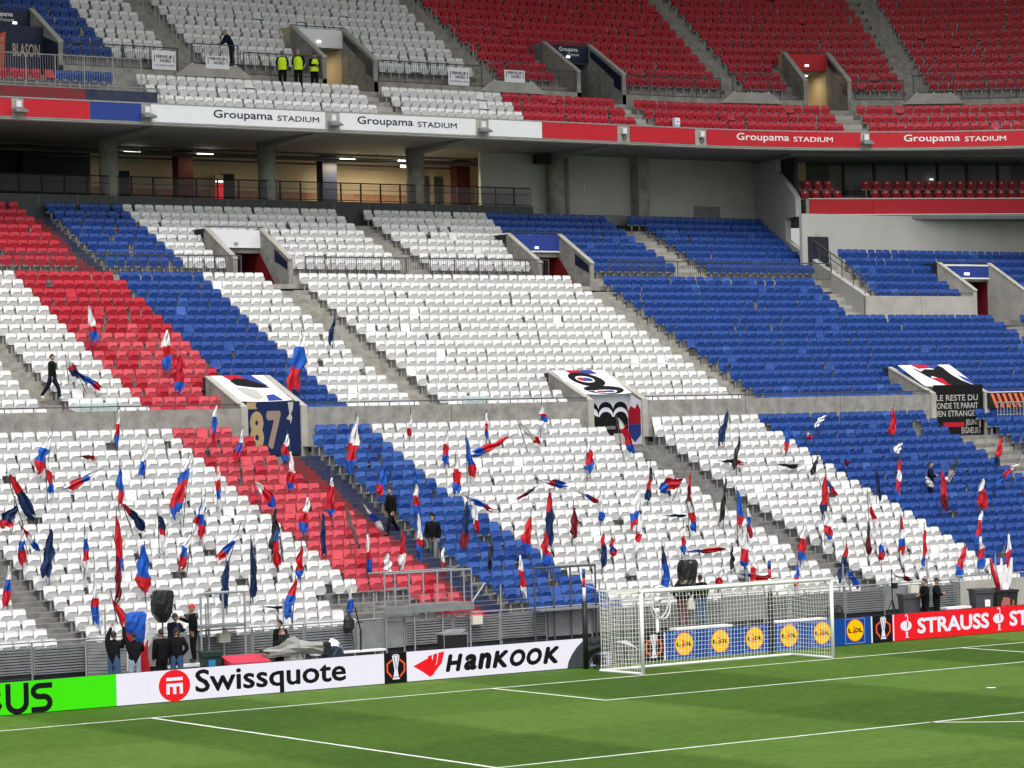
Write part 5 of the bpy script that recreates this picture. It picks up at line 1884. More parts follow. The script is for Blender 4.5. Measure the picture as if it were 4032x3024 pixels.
def cloth(xt, zt, xb, zb, w, cols, rnd):
    """limp cloth hanging from the pole tip: pleated, ragged hem, colour bands along its length"""
    na, nl = 12, 26
    Ln = math.hypot(xb-xt, zb-zt)
    dx, dz = (xb-xt)/Ln, (zb-zt)/Ln
    nx, nz = -dz, dx
    ph = [rnd.uniform(0, 6) for _ in range(6)]
    side = rnd.choice((-1, 1))
    vs, fs, ms = [], [], []
    knot = rnd.uniform(.35, .75)
    for i in range(nl+1):
        t = i/nl
        wd = .95*w*(.14+.86*min(1, t*2.1))*(1-.42*math.exp(-((t-knot)/.09)**2)*rnd.uniform(.7, 1))*(1 if t < .86 else 1-.55*(t-.86)/.14)*rnd.uniform(.9, 1.08)
        bend = .10*w*math.sin(4.1*t+ph[0])+.24*w*side*min(1, t*1.6)+.05*w*math.sin(11*t+ph[5])
        for j in range(na+1):
            u = j/na-.5
            a = u*wd+bend
            hem = (.10*math.sin(7*u+ph[1])+.10*u*side)*max(0, t-.75)*4*Ln*.6
            x = xt+dx*(t*Ln+hem)+nx*a
            z = zt+dz*(t*Ln+hem)+nz*a
            y = .065*math.sin(u*11+ph[2]+2.2*t)*(.4+t)+.03*math.sin(15*t+ph[3]+6*u)+.018*math.sin(27*u+ph[4]+9*t)
            vs.append((x, y, z))
    nb_ = len(cols)
    cut = [(k+1)/nb_+rnd.uniform(-.04, .12) for k in range(nb_-1)]+[9]
    tilt = rnd.uniform(-.25, .25)
    for i in range(nl):
        for j in range(na):
            q = i*(na+1)+j
            fs.append((q, q+1, q+na+2, q+na+1))
            t = (i+.5)/nl+tilt*((j+.5)/na-.5)*.5
            k = 0
            while t > cut[k]:
                k += 1
            ms.append(cols[k])
    return vs, fs, ms


REFX = [(-16.4, 'far left stairs'), (-.4, 'painted stairs'), (16.1, 'figure eight stairs'), (34.3, 'right-hand stairs')]
REFB = [(-9.05, 'left stairs'), (7.2, 'central stairs')]
seen = {}
for i, (y, xt, zt, xb, zb, w, cols, tier, row) in enumerate(FLAGS):
    rnd = random.Random(100+i)
    o = thing('flag', '', 'flag', (xb, y, min(zt, zb)), group='supporters\' flags')
    vs, fs, ms = cloth(xt-xb, zt-min(zt, zb), 0.0, zb-min(zt, zb), w, cols, rnd)
    b_ = MB()
    b_.v, b_.f = vs, fs
    for c in ms:
        b_.m.append(b_.mi(FM[c]))
    b_.build('cloth', None, o, True)
    p = MB()
    flatlay = abs(zt-zb) < .45*abs(xt-xb)+.05
    T_ = Vector((xt-xb, .03, zt-min(zt, zb)))
    if flatlay:
        e_ = Vector((0, .03, zb-min(zt, zb)))
        p.tube(T_+(T_-e_)*.12, e_+(e_-T_)*.1, .011, 5)
    else:
        lean = (xb-xt)*.6
        p.tube(T_+Vector((-lean*.15, 0, .14 if i % 3 else .30)), Vector((xt-xb+lean, .12, -.55)), .017, 6)
    p.build('pole', POLE, o)
    used = []
    for c in cols:
        if FN[c] not in used:
            used.append(FN[c])
    cw = ' and '.join([', '.join(used[:-1]), used[-1]]) if len(used) > 1 else used[0]
    rx, rn = min(REFX if tier == 'A' else REFB, key=lambda q: abs(q[0]-xb))
    k_ = int(round(abs(xb-rx)/.5))
    rf = (21 if tier == 'A' else 16)-int(round(row))
    lab = '%s flag %s, %s %srow, %s seat %s of %s' % (cw, 'lying' if flatlay else 'hanging', WORD(rf), '' if tier == 'A' else 'middle ', WORD(max(1, k_)), 'left' if xb < rx else 'right', rn)
    if lab in seen:
        lab = lab.replace(' flag', ' small flag' if w < seen[lab] else ' big flag')
    seen[lab] = w
    o['label'] = lab

# ------------------------------------------------------------------ people
SKIN = mat('skin', (0.42, 0.25, 0.18), 0.55, 0.3)
SKIN2 = mat('skin_brown', (0.20, 0.11, 0.07), 0.55, 0.3)
HAIR = mat('dark_hair', (0.015, 0.012, 0.010), 0.6)
HAIR2 = mat('grey_hair', (0.22, 0.21, 0.20), 0.6)
CK = mat('black_cloth', (0.006, 0.006, 0.007), 0.85, 0.12, bump=0.4, bscale=12)
CN_ = mat('navy_cloth', (0.007, 0.011, 0.026), 0.85, 0.12, bump=0.4, bscale=12)
CJ = mat('blue_denim', (0.05, 0.10, 0.19), 0.8, 0.15)
CJL = mat('light_denim', (0.28, 0.34, 0.40), 0.8, 0.15)
CG = mat('grey_trousers', (0.14, 0.15, 0.16), 0.8, 0.15)
CV = mat('hi_vis_yellow', (0.60, 0.85, 0.02), 0.6, 0.2)
CM = mat('maroon_cloth', (0.11, 0.03, 0.04), 0.8, 0.2)
SHOE = mat('shoe_black', (0.015, 0.015, 0.016), 0.5)
SHOEW = mat('shoe_white', (0.65, 0.65, 0.65), 0.5)
REDCAP = mat('red_cap', (0.50, 0.012, 0.02), 0.6)


def person(label, loc, rz, top, legs, pose='stand', skin=SKIN, hair=HAIR, head=None, shoes=SHOE, h=1.78, vest=None, turn=0.0, stride=0.0, arms=None, lean=0.0, bend=0.0):
    """one continuous skinned body; arms = ((elbow L, wrist L), (elbow R, wrist R)) in body axes, facing -y"""
    root = thing('person', label, 'person', loc, rz)
    k = h/1.78
    J = {}
    sit = pose == 'sit'
    hipz = .92 if not sit else .50
    J['pel'] = (0, 0, hipz)
    J['waist'] = (0, -.01-bend*.10, hipz+.16)
    J['chest'] = (0, -.02-bend*.30+lean*.1, hipz+.40-bend*.06)
    J['neck'] = (0, -.01-bend*.42, hipz+.56-bend*.14)
    J['head0'] = (0, -.02-bend*.48, hipz+.62-bend*.17)
    for s, n in ((-1, 'L'), (1, 'R')):
        st = stride*s
        J['hip'+n] = (s*.10, 0, hipz-.05)
        if sit:
            J['knee'+n] = (s*.15, -.42, hipz-.02)
            J['ank'+n] = (s*.15, -.42, .08)
            J['toe'+n] = (s*.17, -.58, .04)
        else:
            J['knee'+n] = (s*.11, -.03-st*.22, .50)
            J['ank'+n] = (s*.11, .02-st*.38+(.10 if st < 0 else 0), .09+(.06 if st < 0 else 0))
            J['toe'+n] = (s*.13, -.13-st*.38+(.10 if st < 0 else 0), .04+(.03 if st < 0 else 0))
        sh = (s*.20, -.015-bend*.40, hipz+.50-bend*.12)
        J['sho'+n] = sh
        if arms:
            e, w = arms[0 if s < 0 else 1]
        else:
            e, w = (s*.25, -.01, hipz+.22), (s*.24, -.08, hipz-.03)
        J['elb'+n] = e
        J['wri'+n] = w
        d = (Vector(w)-Vector(e)).normalized()
        J['pal'+n] = tuple(Vector(w)+d*.07)
    order_ = list(J)
    idx = {n: i for i, n in enumerate(order_)}
    E = [('pel', 'waist'), ('waist', 'chest'), ('chest', 'neck'), ('neck', 'head0')]
    for n in 'LR':
        E += [('pel', 'hip'+n), ('hip'+n, 'knee'+n), ('knee'+n, 'ank'+n), ('ank'+n, 'toe'+n), ('chest', 'sho'+n), ('sho'+n, 'elb'+n), ('elb'+n, 'wri'+n), ('wri'+n, 'pal'+n)]
    rad = {'pel': (.17, .135), 'waist': (.185, .145), 'chest': (.205, .155), 'neck': (.085, .08), 'head0': (.058, .06)}
    for n in 'LR':
        rad.update({'hip'+n: (.118, .12), 'knee'+n: (.084, .085), 'ank'+n: (.068, .068), 'toe'+n: (.052, .038), 'sho'+n: (.098, .098), 'elb'+n: (.076, .076), 'wri'+n: (.052, .05), 'pal'+n: (.040, .024)})
    me = bpy.data.meshes.new('body')
    me.from_pydata([tuple(c*k for c in J[n]) for n in order_], [(idx[a], idx[c]) for a, c in E], [])
    ob = bpy.data.objects.new('body', me)
    COL.objects.link(ob)
    md = ob.modifiers.new('skin', 'SKIN')
    md.use_smooth_shade = True
    for i, n in enumerate(order_):
        sv_ = me.skin_vertices[0].data[i]
        sv_.radius = (rad[n][0]*k, rad[n][1]*k)
        sv_.use_root = (n == 'pel')
    ob.modifiers.new('sub', 'SUBSURF').levels = 1
    dg = bpy.context.evaluated_depsgraph_get()
    em = bpy.data.meshes.new_from_object(ob.evaluated_get(dg))
    bpy.data.objects.remove(ob)
    bm = bmesh.new()
    bm.from_mesh(em)
    mats_ = [top, legs, skin, shoes]
    lab_ = {}
    seg = [(Vector(J[a])*k, Vector(J[c])*k, a, c) for a, c in E]
    for f_ in bm.faces:
        c = f_.calc_center_median()
        best, bd = None, 9
        for a, q, na, nc in seg:
            t = max(0, min(1, (c-a).dot(q-a)/max(1e-9, (q-a).length_squared)))
            d = (c-(a+(q-a)*t)).length
            if d < bd:
                bd, best = d, (na, nc)
        na, nc = best
        if nc.startswith('toe'):
            f_.material_index = 3
        elif nc.startswith(('hip', 'knee', 'ank')):
            f_.material_index = 1
        elif nc.startswith('pal') or nc == 'head0' and c.z > (J['neck'][2]+.035)*k:
            f_.material_index = 2
        else:
            f_.material_index = 0
        f_.smooth = True

    def ell(c, r, m_i, seg_=10, rings=8):
        g = bmesh.ops.create_uvsphere(bm, u_segments=seg_, v_segments=rings, radius=1.0)
        for v in g['verts']:
            v.co = Vector((c[0]+v.co.x*r[0], c[1]+v.co.y*r[1], c[2]+v.co.z*r[2]))
        for f_ in {f_ for v in g['verts'] for f_ in v.link_faces}:
            f_.material_index = m_i
            f_.smooth = True
    hc = Vector(J['head0'])*k+Vector((0, -.015, .12*k))
    ca, sa = math.cos(turn), math.sin(turn)
    ell(hc, (.077*k, .095*k, .118*k), 2, 12, 10)
    ell(hc+Vector((0, -.03, -.07))*k, (.055*k, .062*k, .06*k), 2)
    nose = hc+Vector((sa*.098, -ca*.098, -.01))*k
    ell(nose, (.014*k, .02*k, .022*k), 2, 6, 5)
    for sx in (-1, 1):
        ell(hc+Vector((sx*.078*ca, .005+sx*.078*sa, -.005))*k, (.012*k, .022*k, .032*k), 2, 6, 5)
    # fingers
    for n in 'LR':
        w, q = Vector(J['wri'+n]), Vector(J['pal'+n])
        d = (q-w).normalized()
        sd_ = d.orthogonal().normalized()
        up = d.cross(sd_)
        for j, (o_, ln) in enumerate(((-.026, .06), (-.009, .075), (.009, .08), (.026, .068))):
            a = (q+sd_*o_)*k
            m_ = a+(d*ln*.55+up*.012)*k
            e_ = m_+(d*ln*.35+up*.03)*k
            for p0, p1 in ((a, m_), (m_, e_)):
                t_ = MB()
                t_.tube(p0, p1, .009*k, 5, None, .007*k)
                vv = [bm.verts.new(v) for v in t_.v]
                for f_ in t_.f:
                    nf = bm.faces.new([vv[i] for i in f_])
                    nf.material_index = 2
        t_ = MB()
        t_.tube((w+sd_*.03)*k, (w+sd_*.065+d*.05+up*.02)*k, .011*k, 5, None, .008*k)
        vv = [bm.verts.new(v) for v in t_.v]
        for f_ in t_.f:
            nf = bm.faces.new([vv[i] for i in f_])
            nf.material_index = 2
    fm = bpy.data.meshes.new('body')
    bm.to_mesh(fm)
    bm.free()
    for m_ in mats_:
        fm.materials.append(m_)
    obj('body', fm, root)
    # hair or head wear as a cap-shaped shell
    b_ = MB()
    kind, m_ = head if head else ('hair', hair)
    prof = {'hair': (1.06, .02), 'cap': (1.10, .035), 'beanie': (1.12, .0), 'hood': (1.28, -.09)}[kind]
    vs, fs = [], []
    nu, nv = 12, 6
    for j in range(nv+1):
        for i in range(nu):
            th = 2*PI*i/nu
            front = .5+.5*math.cos(th+PI/2+turn)          # 1 towards the face
            lim = (PI*.62-front*PI*.30) if kind != 'hood' else (PI*.78-front*PI*.42)
            if kind in ('cap', 'beanie'):
                lim = PI*.50-front*PI*.06
            a = lim*j/nv
            vs.append((hc.x+prof[0]*.080*k*math.sin(a)*math.cos(th), hc.y+.006+prof[0]*.099*k*math.sin(a)*math.sin(th), hc.z+prof[0]*.122*k*math.cos(a)))
    for j in range(nv):
        for i in range(nu):
            fs.append((j*nu+i, j*nu+(i+1) % nu, (j+1)*nu+(i+1) % nu, (j+1)*nu+i))
    b_.add(vs, fs)
    if kind == 'cap':
        c_ = hc+Vector((sa*.13, -ca*.13, .035))*k
        b_.box(c_.x-.06*k, c_.x+.06*k, c_.y-.05*k, c_.y+.05*k, c_.z-.006, c_.z+.006)
    b_.build('hair' if kind == 'hair' else kind, m_, root, True)
    if vest:
        v_ = MB()
        rings = [(hipz-.04, .205, .175), (hipz+.16, .205, .175), (hipz+.36, .225, .185), (hipz+.47, .21, .165), (hipz+.55, .13, .12)]
        n = 16
        vs = [(r0*math.cos(2*PI*i/n)*k, (r1*math.sin(2*PI*i/n)-.015)*k, z*k) for z, r0, r1 in rings for i in range(n)]
        fs = [(j*n+i, j*n+(i+1) % n, (j+1)*n+(i+1) % n, (j+1)*n+i) for j in range(len(rings)-1) for i in range(n)]
        v_.add(vs, fs)
        v_.build('vest', vest, root, True)
    return root


AZ = YAW        # turning a figure by -AZ lets it face the camera
HIPS = (((-.33, .06, 1.16), (-.17, -.04, .98)), ((.33, .06, 1.16), (.17, -.04, .98)))
FOLD = (((-.25, -.08, 1.15), (-.02, -.24, 1.18)), ((.25, -.08, 1.15), (.04, -.25, 1.14)))
BACKH = (((-.25, .04, 1.15), (-.08, .16, .97)), ((.25, .04, 1.15), (.08, .16, .97)))
UPR = (((-.24, -.10, 1.30), (-.12, -.34, 1.50)), ((.26, -.16, 1.60), (.22, -.32, 1.86)))
UPR2 = (((-.28, -.05, 1.22), (-.20, -.28, 1.20)), ((.28, -.10, 1.68), (.26, -.18, 1.95)))
# group at the left, backs to the pitch
person('man in black sweatshirt reaching up to the blue flag, leftmost of the group', (-17.25, 8.0, 0), PI-.9, CK, CJ, arms=UPR, h=1.80)
person('man in black jacket and light jeans with one arm raised to the flag', (-16.72, 7.7, 0), PI-.2, CK, CJL, arms=UPR2, h=1.76)
person('person in black hoodie and black trousers seen from behind, between jeans wearers', (-15.72, 7.9, 0), PI+.1, CK, CK, h=1.78)
person('man in black jacket and blue jeans with hands on hips', (-15.22, 7.9, 0), PI-.5, CK, CJ, arms=HIPS, h=1.80, turn=.8)
person('person in navy coat and black beanie standing behind the group', (-14.8, 8.9, .42), PI-1.2, CN_, CN_, head=('beanie', BLACK), arms=(((-.26, -.12, 1.22), (-.16, -.34, 1.24)), ((.26, -.12, 1.22), (.14, -.36, 1.28))), h=1.76, bend=.15)
person('person in black with a red cap gripping a pole', (-14.05, 9.0, .62), -AZ-1.35, CK, CK, head=('cap', REDCAP), arms=(((-.26, -.10, 1.22), (-.22, -.40, 1.36)), ((.24, -.02, 1.18), (.22, -.06, .96))), shoes=SHOE, h=1.78)
person('camera operator in black crouching behind the rain covered camera', (-11.6, 7.9, .0), -AZ+.6, CK, CK, pose='sit', arms=(((-.24, -.12, .78), (-.18, -.40, .80)), ((.24, -.12, .78), (.16, -.40, .82))), h=2.0, hair=mat('light_brown_hair', (.16, .10, .05), .6))
person('second man in black jacket standing behind the camera operator', (-11.0, 9.0, 0), -AZ-.7, CK, CK, h=1.74, turn=.6)
# behind the goal
person('person in maroon trousers and black coat standing behind the goal net', (4.75, 9.0, .60), -AZ+PI, CK, CM, h=1.70, arms=HIPS)
person('person in dark jeans standing behind the goal net beside the covered speaker', (5.55, 9.0, .60), PI-AZ+.5, CK, CJ, h=1.72)
# right
person('stocky man in black jacket facing right beside the grey bins', (15.2, 8.3, 0), -AZ-1.3, CK, CK, h=1.72, arms=FOLD)
person('man in black jacket and black cap facing left beside the grey bins', (15.72, 8.3, 0), -AZ+1.2, CK, CK, head=('cap', BLACK), h=1.72, arms=FOLD)
# in the seats and stairs
person('man in black tracksuit walking down the painted stairs', (-.02, 19.95, 3.72), -AZ-.9, CK, CK, stride=.8, h=1.76, turn=.3)
person('person in black hoodie and grey trousers walking down beside the blue seats', (.55, 18.1, 2.72), -AZ-.2, CK, CG, head=('hood', CK), stride=.5, h=1.80)
person('man in navy jacket standing among the blue seats at the right', (26.6, 20.35, 3.95), -AZ+1.3, CN_, CN_, h=1.72, arms=FOLD)
person('man in black tracksuit and white shoes walking down the left middle stairs', (-8.8, 29.6, 9.02), -AZ+1.4, CK, CN_, shoes=SHOEW, stride=.8, h=1.72)
# stewards in the upper tier
person('steward in yellow vest, leftmost of three by the upper entrance', (11.25, 46.6, 23.45), -AZ+.1, CK, CK, vest=CV, skin=SKIN2, arms=BACKH, h=1.76)
person('bald steward in yellow vest, middle of three by the upper entrance', (12.1, 46.6, 23.45), -AZ-.1, CK, CK, vest=CV, hair=SKIN, arms=BACKH, h=1.84)
person('steward in yellow vest and black cap with folded arms, rightmost of three', (12.95, 46.6, 23.45), -AZ+.6, CK, CK, vest=CV, head=('cap', BLACK), arms=FOLD, h=1.76)
person('grey haired man in dark coat leaning on the upper railing', (9.1, 47.45, 24.5), -AZ-1.2, CN_, CK, hair=HAIR2, bend=.6, arms=(((-.26, -.35, 1.08), (-.22, -.60, 1.02)), ((.26, -.35, 1.08), (.22, -.60, 1.02))), h=1.78)

# ------------------------------------------------------------------ gear along the front


def crumpled(name, parent, prof, mt, n=18, amp=.04, seed=0):
    """a covered, wrinkled body of turning: prof = (z, rx, ry, cx, cy)"""
    rnd = random.Random(seed)
    vs, fs = [], []
    ph = [rnd.uniform(0, 6) for _ in range(4)]
    for j, (z, rx, ry, cx_, cy_) in enumerate(prof):
        for i in range(n):
            t = 2*PI*i/n
            c_, s_ = math.cos(t), math.sin(t)
            sq = (abs(c_)**4+abs(s_)**4)**-.25
            f_ = 1+amp*math.sin(5*t+ph[0]+j)+amp*math.sin(9*t+ph[1]-2*j)+rnd.uniform(-amp, amp)
            vs.append((cx_+rx*c_*sq*f_, cy_+ry*s_*sq*f_, z+rnd.uniform(-.01, .01)))
    for j in range(len(prof)-1):
        for i in range(n):
            fs.append((j*n+i, j*n+(i+1) % n, (j+1)*n+(i+1) % n, (j+1)*n+i))
    fs += [tuple(range(n-1, -1, -1)), tuple(range((len(prof)-1)*n, len(prof)*n))]
    b_ = MB()
    b_.add(vs, fs)
    return b_.build(name, mt, parent)


sp = thing('covered_loudspeaker', 'loudspeaker wrapped in black plastic above the group at left', 'loudspeaker', (-15.25, 8.7, 0))
crumpled('plastic_wrap', sp, [(1.92, .10, .1, .0, 0), (2.0, .17, .17, 0, 0), (2.2, .27, .24, -.02, 0), (2.5, .31, .27, 0, 0), (2.75, .30, .26, .02, 0), (2.86, .27, .24, .02, 0), (2.89, .2, .2, .02, 0)], BLACK_PL, seed=1)
b_ = MB(); b_.tube((0, 0, 0), (0, 0, 1.95), .025); b_.tube((0, 0, 1.0), (.5, .1, 0), .02); b_.tube((0, 0, 1.0), (-.5, .1, 0), .02); b_.tube((0, 0, 1.0), (0, -.5, 0), .02); b_.tube((.3, 0, 2.3), (.62, 0, 1.5), .015)
b_.build('stand', STEEL_D, sp)
sp = thing('covered_loudspeaker', 'loudspeaker wrapped in black plastic behind the crossbar', 'loudspeaker', (5.1, 9.2, 0))
crumpled('plastic_wrap', sp, [(1.72, .42, .3, -.2, 0), (1.95, .34, .28, -.08, 0), (2.15, .29, .25, .02, 0), (2.5, .31, .26, .06, 0), (2.74, .32, .26, .09, 0), (2.84, .24, .22, .08, 0)], BLACK_PL, seed=2)
b_ = MB(); b_.tube((0, 0, 0), (0, 0, 1.9), .03); b_.build('stand', STEEL_D, sp)
# bundle of flags the group is taking down
bn = thing('flag_bundle', 'big blue and red flag bundle being gathered by the group at left', 'flags', (-16.4, 8.3, 0))
crumpled('blue_cloth', bn, [(1.38, .12, .1, .15, 0), (1.55, .2, .14, .1, 0), (1.8, .30, .18, -.02, 0), (2.05, .34, .2, -.02, 0), (2.25, .30, .16, .03, 0), (2.32, .18, .1, .1, 0)], FM['B'], 16, .10, 3)
crumpled('red_cloth', bn, [(1.45, .07, .08, -.12, 0), (1.9, .12, .1, -.28, 0), (2.2, .11, .1, -.40, 0), (2.5, .08, .08, -.58, 0)], FM['R'], 12, .10, 4)
bn = thing('flag_heap', 'heap of red, white and blue flags hanging over the fence among the group', 'flags', (-15.75, 9.2, 0))
crumpled('red_cloth', bn, [(.0, .28, .15, 0, 0), (.4, .25, .15, .02, 0), (.9, .2, .13, 0, 0), (1.4, .15, .1, .08, 0)], FM['R'], 14, .12, 5)
crumpled('white_cloth', bn, [(.5, .1, .1, -.35, 0), (1.0, .14, .12, -.30, 0), (1.5, .16, .12, -.18, 0), (1.8, .12, .1, -.05, 0)], FM['W'], 14, .12, 6)
crumpled('white_cloth', bn, [(1.2, .12, .1, .18, 0), (1.6, .18, .12, .2, 0), (1.95, .12, .1, .15, 0)], FM['W'], 14, .14, 7)
crumpled('blue_cloth', bn, [(1.1, .08, .1, -.1, -.05), (1.4, .1, .1, -.08, -.05), (1.6, .06, .08, -.04, -.05)], FM['B'], 12, .12, 8)
# film camera under a grey rain cover
fc = thing('film_camera', 'television camera under a grey rain cover', 'camera', (-11.75, 7.1, 0), -.35)
RAIN = mat('rain_cover', (0.26, 0.26, 0.24), 0.45, 0.4, bump=0.8, bscale=6)
prof = []
b_ = MB()
rnd = random.Random(9)
vs, fs = [], []
n = 14
for j, (x, r0, zc) in enumerate(((-.85, .10, .88), (-.7, .16, .86), (-.35, .18, .92), (-.1, .30, 1.02), (.15, .30, 1.03), (.3, .20, 1.0), (.65, .17, .98), (.95, .18, .96), (1.0, .15, .96))):
    for i in range(n):
        t = 2*PI*i/n
        rr = r0*(1+.16*math.sin(3*t+j)+.08*math.sin(7*t+2*j)+rnd.uniform(-.14, .14))
        vs.append((x, rr*math.cos(t), zc+rr*math.sin(t)))
for j in range(8):
    for i in range(n):
        fs.append((j*n+i, j*n+(i+1) % n, (j+1)*n+(i+1) % n, (j+1)*n+i))
fs += [tuple(range(n-1, -1, -1)), tuple(range(8*n, 9*n))]
b_.add(vs, fs)
b_.build('rain_cover', RAIN, fc)
crumpled('cover_skirt', fc, [(.45, .30, .22, .1, 0), (.7, .24, .18, .05, 0), (.95, .2, .18, .05, 0)], RAIN, 14, .12, 10)
b_ = MB(); b_.box(1.0, 1.22, -.17, .17, .80, 1.12); b_.build('lens_hood', BLACK, fc)
bx('lens_glass', fc, 1.221, 1.225, -.13, .13, .84, 1.08, mat('lens_glass', (0.02, 0.03, 0.05), 0.1, 0.6))
bx('viewfinder', fc, -.35, -.05, -.12, .08, 1.24, 1.42, BLACK)
b_ = MB(); b_.tube((-.6, -.1, .85), (-1.05, -.3, 1.0), .02); b_.tube((-.6, .1, .85), (-1.05, .25, 1.0), .02); b_.build('pan_handles', BLACK, fc)
b_ = MB()
for a in (.3, 2.4, 4.5):
    b_.tube((.05, 0, .6), (.05+.5*math.cos(a), .5*math.sin(a), 0), .03)
b_.build('tripod', STEEL_D, fc)


def bin_(name, label, loc, w, h, mt, rz=0.0, lid=True):
    q = thing(name, label, 'bin', loc, rz)
    b_ = MB()
    a, t = w*.40, w*.5
    vs = [(-a, -a, 0), (a, -a, 0), (a, a, 0), (-a, a, 0), (-t, -t, h), (t, -t, h), (t, t, h), (-t, t, h)]
    b_.add(vs, [(0, 3, 2, 1), (0, 1, 5, 4), (1, 2, 6, 5), (2, 3, 7, 6), (3, 0, 4, 7), (4, 5, 6, 7)])
    b_.build('tub', mt, q)
    if lid:
        bx('lid', q, -t-.04, t+.04, -t-.04, t+.04, h+.002, h+.06, mt)
    bx('rim', q, -t-.03, t+.03, -t-.03, -t+.03, h-.08, h-.003, mt)
    b_ = MB()
    b_.tube((-t-.03, t+.05, h+.02), (t+.03, t+.05, h+.02), .025)
    b_.build('handle', mt, q)
    return q


BG = mat('bin_green', (0.012, 0.035, 0.028), 0.5)
BGR = mat('bin_grey', (0.06, 0.065, 0.07), 0.5)
q = bin_('wheeled_bin', 'dark green bin with a blue painted 1 beside the red box', (-14.08, 7.9, 0), .6, .96, BG, -.3)
text('1', q, -.12, .1, .35, .78, -.30, mat('blue_spray', (0.03, 0.16, 0.40)), .02)
bin_('wheeled_bin', 'grey bin left of the two men in black', (14.95, 8.9, 0), .66, 1.1, BGR, -.4)
q = bin_('wheeled_bin', 'grey bin with a white label above the red board', (18.2, 8.6, 0), .72, 1.12, BGR, -.4)
bx('label', q, .0, .2, -.385, -.375, .55, .8, PANEL_W)
q = bin_('wheeled_bin', 'black bin holding rolled white flags at the right edge', (19.3, 8.6, 0), .85, 1.1, mat('bin_black', (0.02, 0.02, 0.022), 0.5), -.4, False)
flat('scrawl', [[(-.2, .3), (-.1, .3), (-.05, .55), (.1, .5), (.1, .8), (-.15, .85), (-.25, .6)], [(.15, .3), (.2, .75), (.26, .7), (.22, .3)]], q, mat('scrawl_paint', (0.35, 0.12, 0.09)), -.43)
fb = thing('rolled_flags', 'rolled white flags sticking out of the black bin', 'flags', (19.3, 8.6, 1.0))
for i in range(8):
    rnd = random.Random(40+i)
    a = rnd.uniform(-.35, .35)
    crumpled('rolled_flag', fb, [(.0, .05, .05, a*.4, rnd.uniform(-.2, .2)), (.35, .09, .09, a*.9, 0), (.75, .07, .07, a*1.5, 0), (1.0 if i % 3 else 1.25, .03, .03, a*1.8, 0)], FM['W'] if i != 3 else FM['R'], 8, .1, 50+i)
q = thing('red_box', 'flat red lid box behind the white board beside the green bin', 'box', (-13.15, 7.4, 0), -.1)
bx('body', q, -.62, .62, -.4, .4, 0, .62, mat('red_box_paint', (0.5, 0.03, 0.06), 0.5))
b_ = MB(); b_.prism_x([(-.43, .622), (.43, .622), (.43, .85), (-.43, .68)], -.65, .65); b_.build('sloped_lid', mat('red_lid_paint', (0.55, 0.045, 0.08), 0.5), q)
q = thing('flight_case', 'black flight case with silver edges behind the white board', 'case', (-5.3, 8.0, 0), -.2)
bx('case', q, -.4, .4, -.3, .3, .45, .98, BLACK)
for sx in (-.41, .39):
    bx('corner_edge', q, sx, sx+.02, -.31, -.29, .44, 1.0, STEEL)
bx('edge', q, -.42, .42, -.32, .32, .985, 1.02, STEEL)
b_ = MB(); b_.prism_y([(-.35, 1.03), (.2, 1.03), (.42, 1.14), (-.1, 1.12)], -.25, .2); b_.build('tray', STEEL, q)
bx('base', q, -.4, .4, -.3, .3, 0, .44, STEEL_D)
q = thing('white_bench', 'low white bench with a bag behind the trophy board', 'bench', (-9.0, 8.3, 0))
bx('seat', q, -1.3, 1.3, -.15, .15, .62, .68, PANEL_W)
for sx in (-1.2, 1.2):
    bx('leg', q, sx-.03, sx+.03, -.12, .12, 0, .618, STEEL)
q = thing('carrier_bag', 'white and blue carrier bag on the white bench', 'bag', (-9.5, 8.3, .68))
crumpled('bag', q, [(.0, .22, .14, 0, 0), (.15, .24, .15, 0, 0), (.32, .14, .1, -.05, 0), (.42, .04, .04, -.08, 0)], FM['W'], 12, .14, 12)
crumpled('towel', q, [(-.15, .05, .05, .22, -.1), (.1, .12, .08, .15, -.06), (.25, .08, .06, .08, -.03)], mat('blue_grey_cloth', (0.08, 0.13, 0.2), 0.8), 10, .14, 13)
for lab, x, y, w in (('white bench seat beside the two men in black', 17.0, 8.7, 1.2), ('long white bench under the right post of the goal', 9.3, 8.4, 2.3), ('white ledge at the feet of the pair behind the goal', 5.2, 8.6, 2.4), ('white step under the red capped person', -14.4, 8.9, 1.6)):
    q = thing('white_bench', lab, 'bench', (x, y, 0))
    bx('seat', q, -w/2, w/2, -.22, .22, .52, .595, PANEL_W)
    for sx in (-w/2+.1, w/2-.1):
        bx('leg', q, sx-.03, sx+.03, -.2, .2, 0, .518, STEEL)
q = thing('equipment_bag', 'black equipment bag on the bench right of the goal', 'bag', (11.0, 8.4, .55))
crumpled('bag', q, [(0, .30, .2, 0, 0), (.2, .33, .22, 0, 0), (.38, .25, .15, .03, 0), (.45, .1, .08, .05, 0)], BLACK_PL, 14, .10, 14)
q = thing('equipment_bag', 'black bag beside the television camera', 'bag', (-10.1, 7.4, 0))
crumpled('bag', q, [(0, .34, .22, 0, 0), (.5, .36, .25, 0, 0), (.72, .33, .22, 0, 0), (.86, .26, .18, .02, 0), (.93, .15, .1, .02, 0)], mat('navy_bag', (0.012, 0.016, 0.03), 0.5, bump=.5, bscale=8), 16, .07, 15)
tp = thing('tripod', 'black light tripod beside the blue board', 'tripod', (13.8, 8.5, 0))
b_ = MB(); b_.tube((0, 0, .5), (0, 0, 2.1), .022); b_.build('column', BLACK, tp)
for a in (.2, 2.3, 4.4):
    b_ = MB(); b_.tube((0, 0, 1.05), (.42*math.cos(a), .42*math.sin(a), 0), .018); b_.build('leg', BLACK, tp)
bx('lamp_head', tp, .02, .2, -.08, .08, 1.42, 1.62, BLACK)
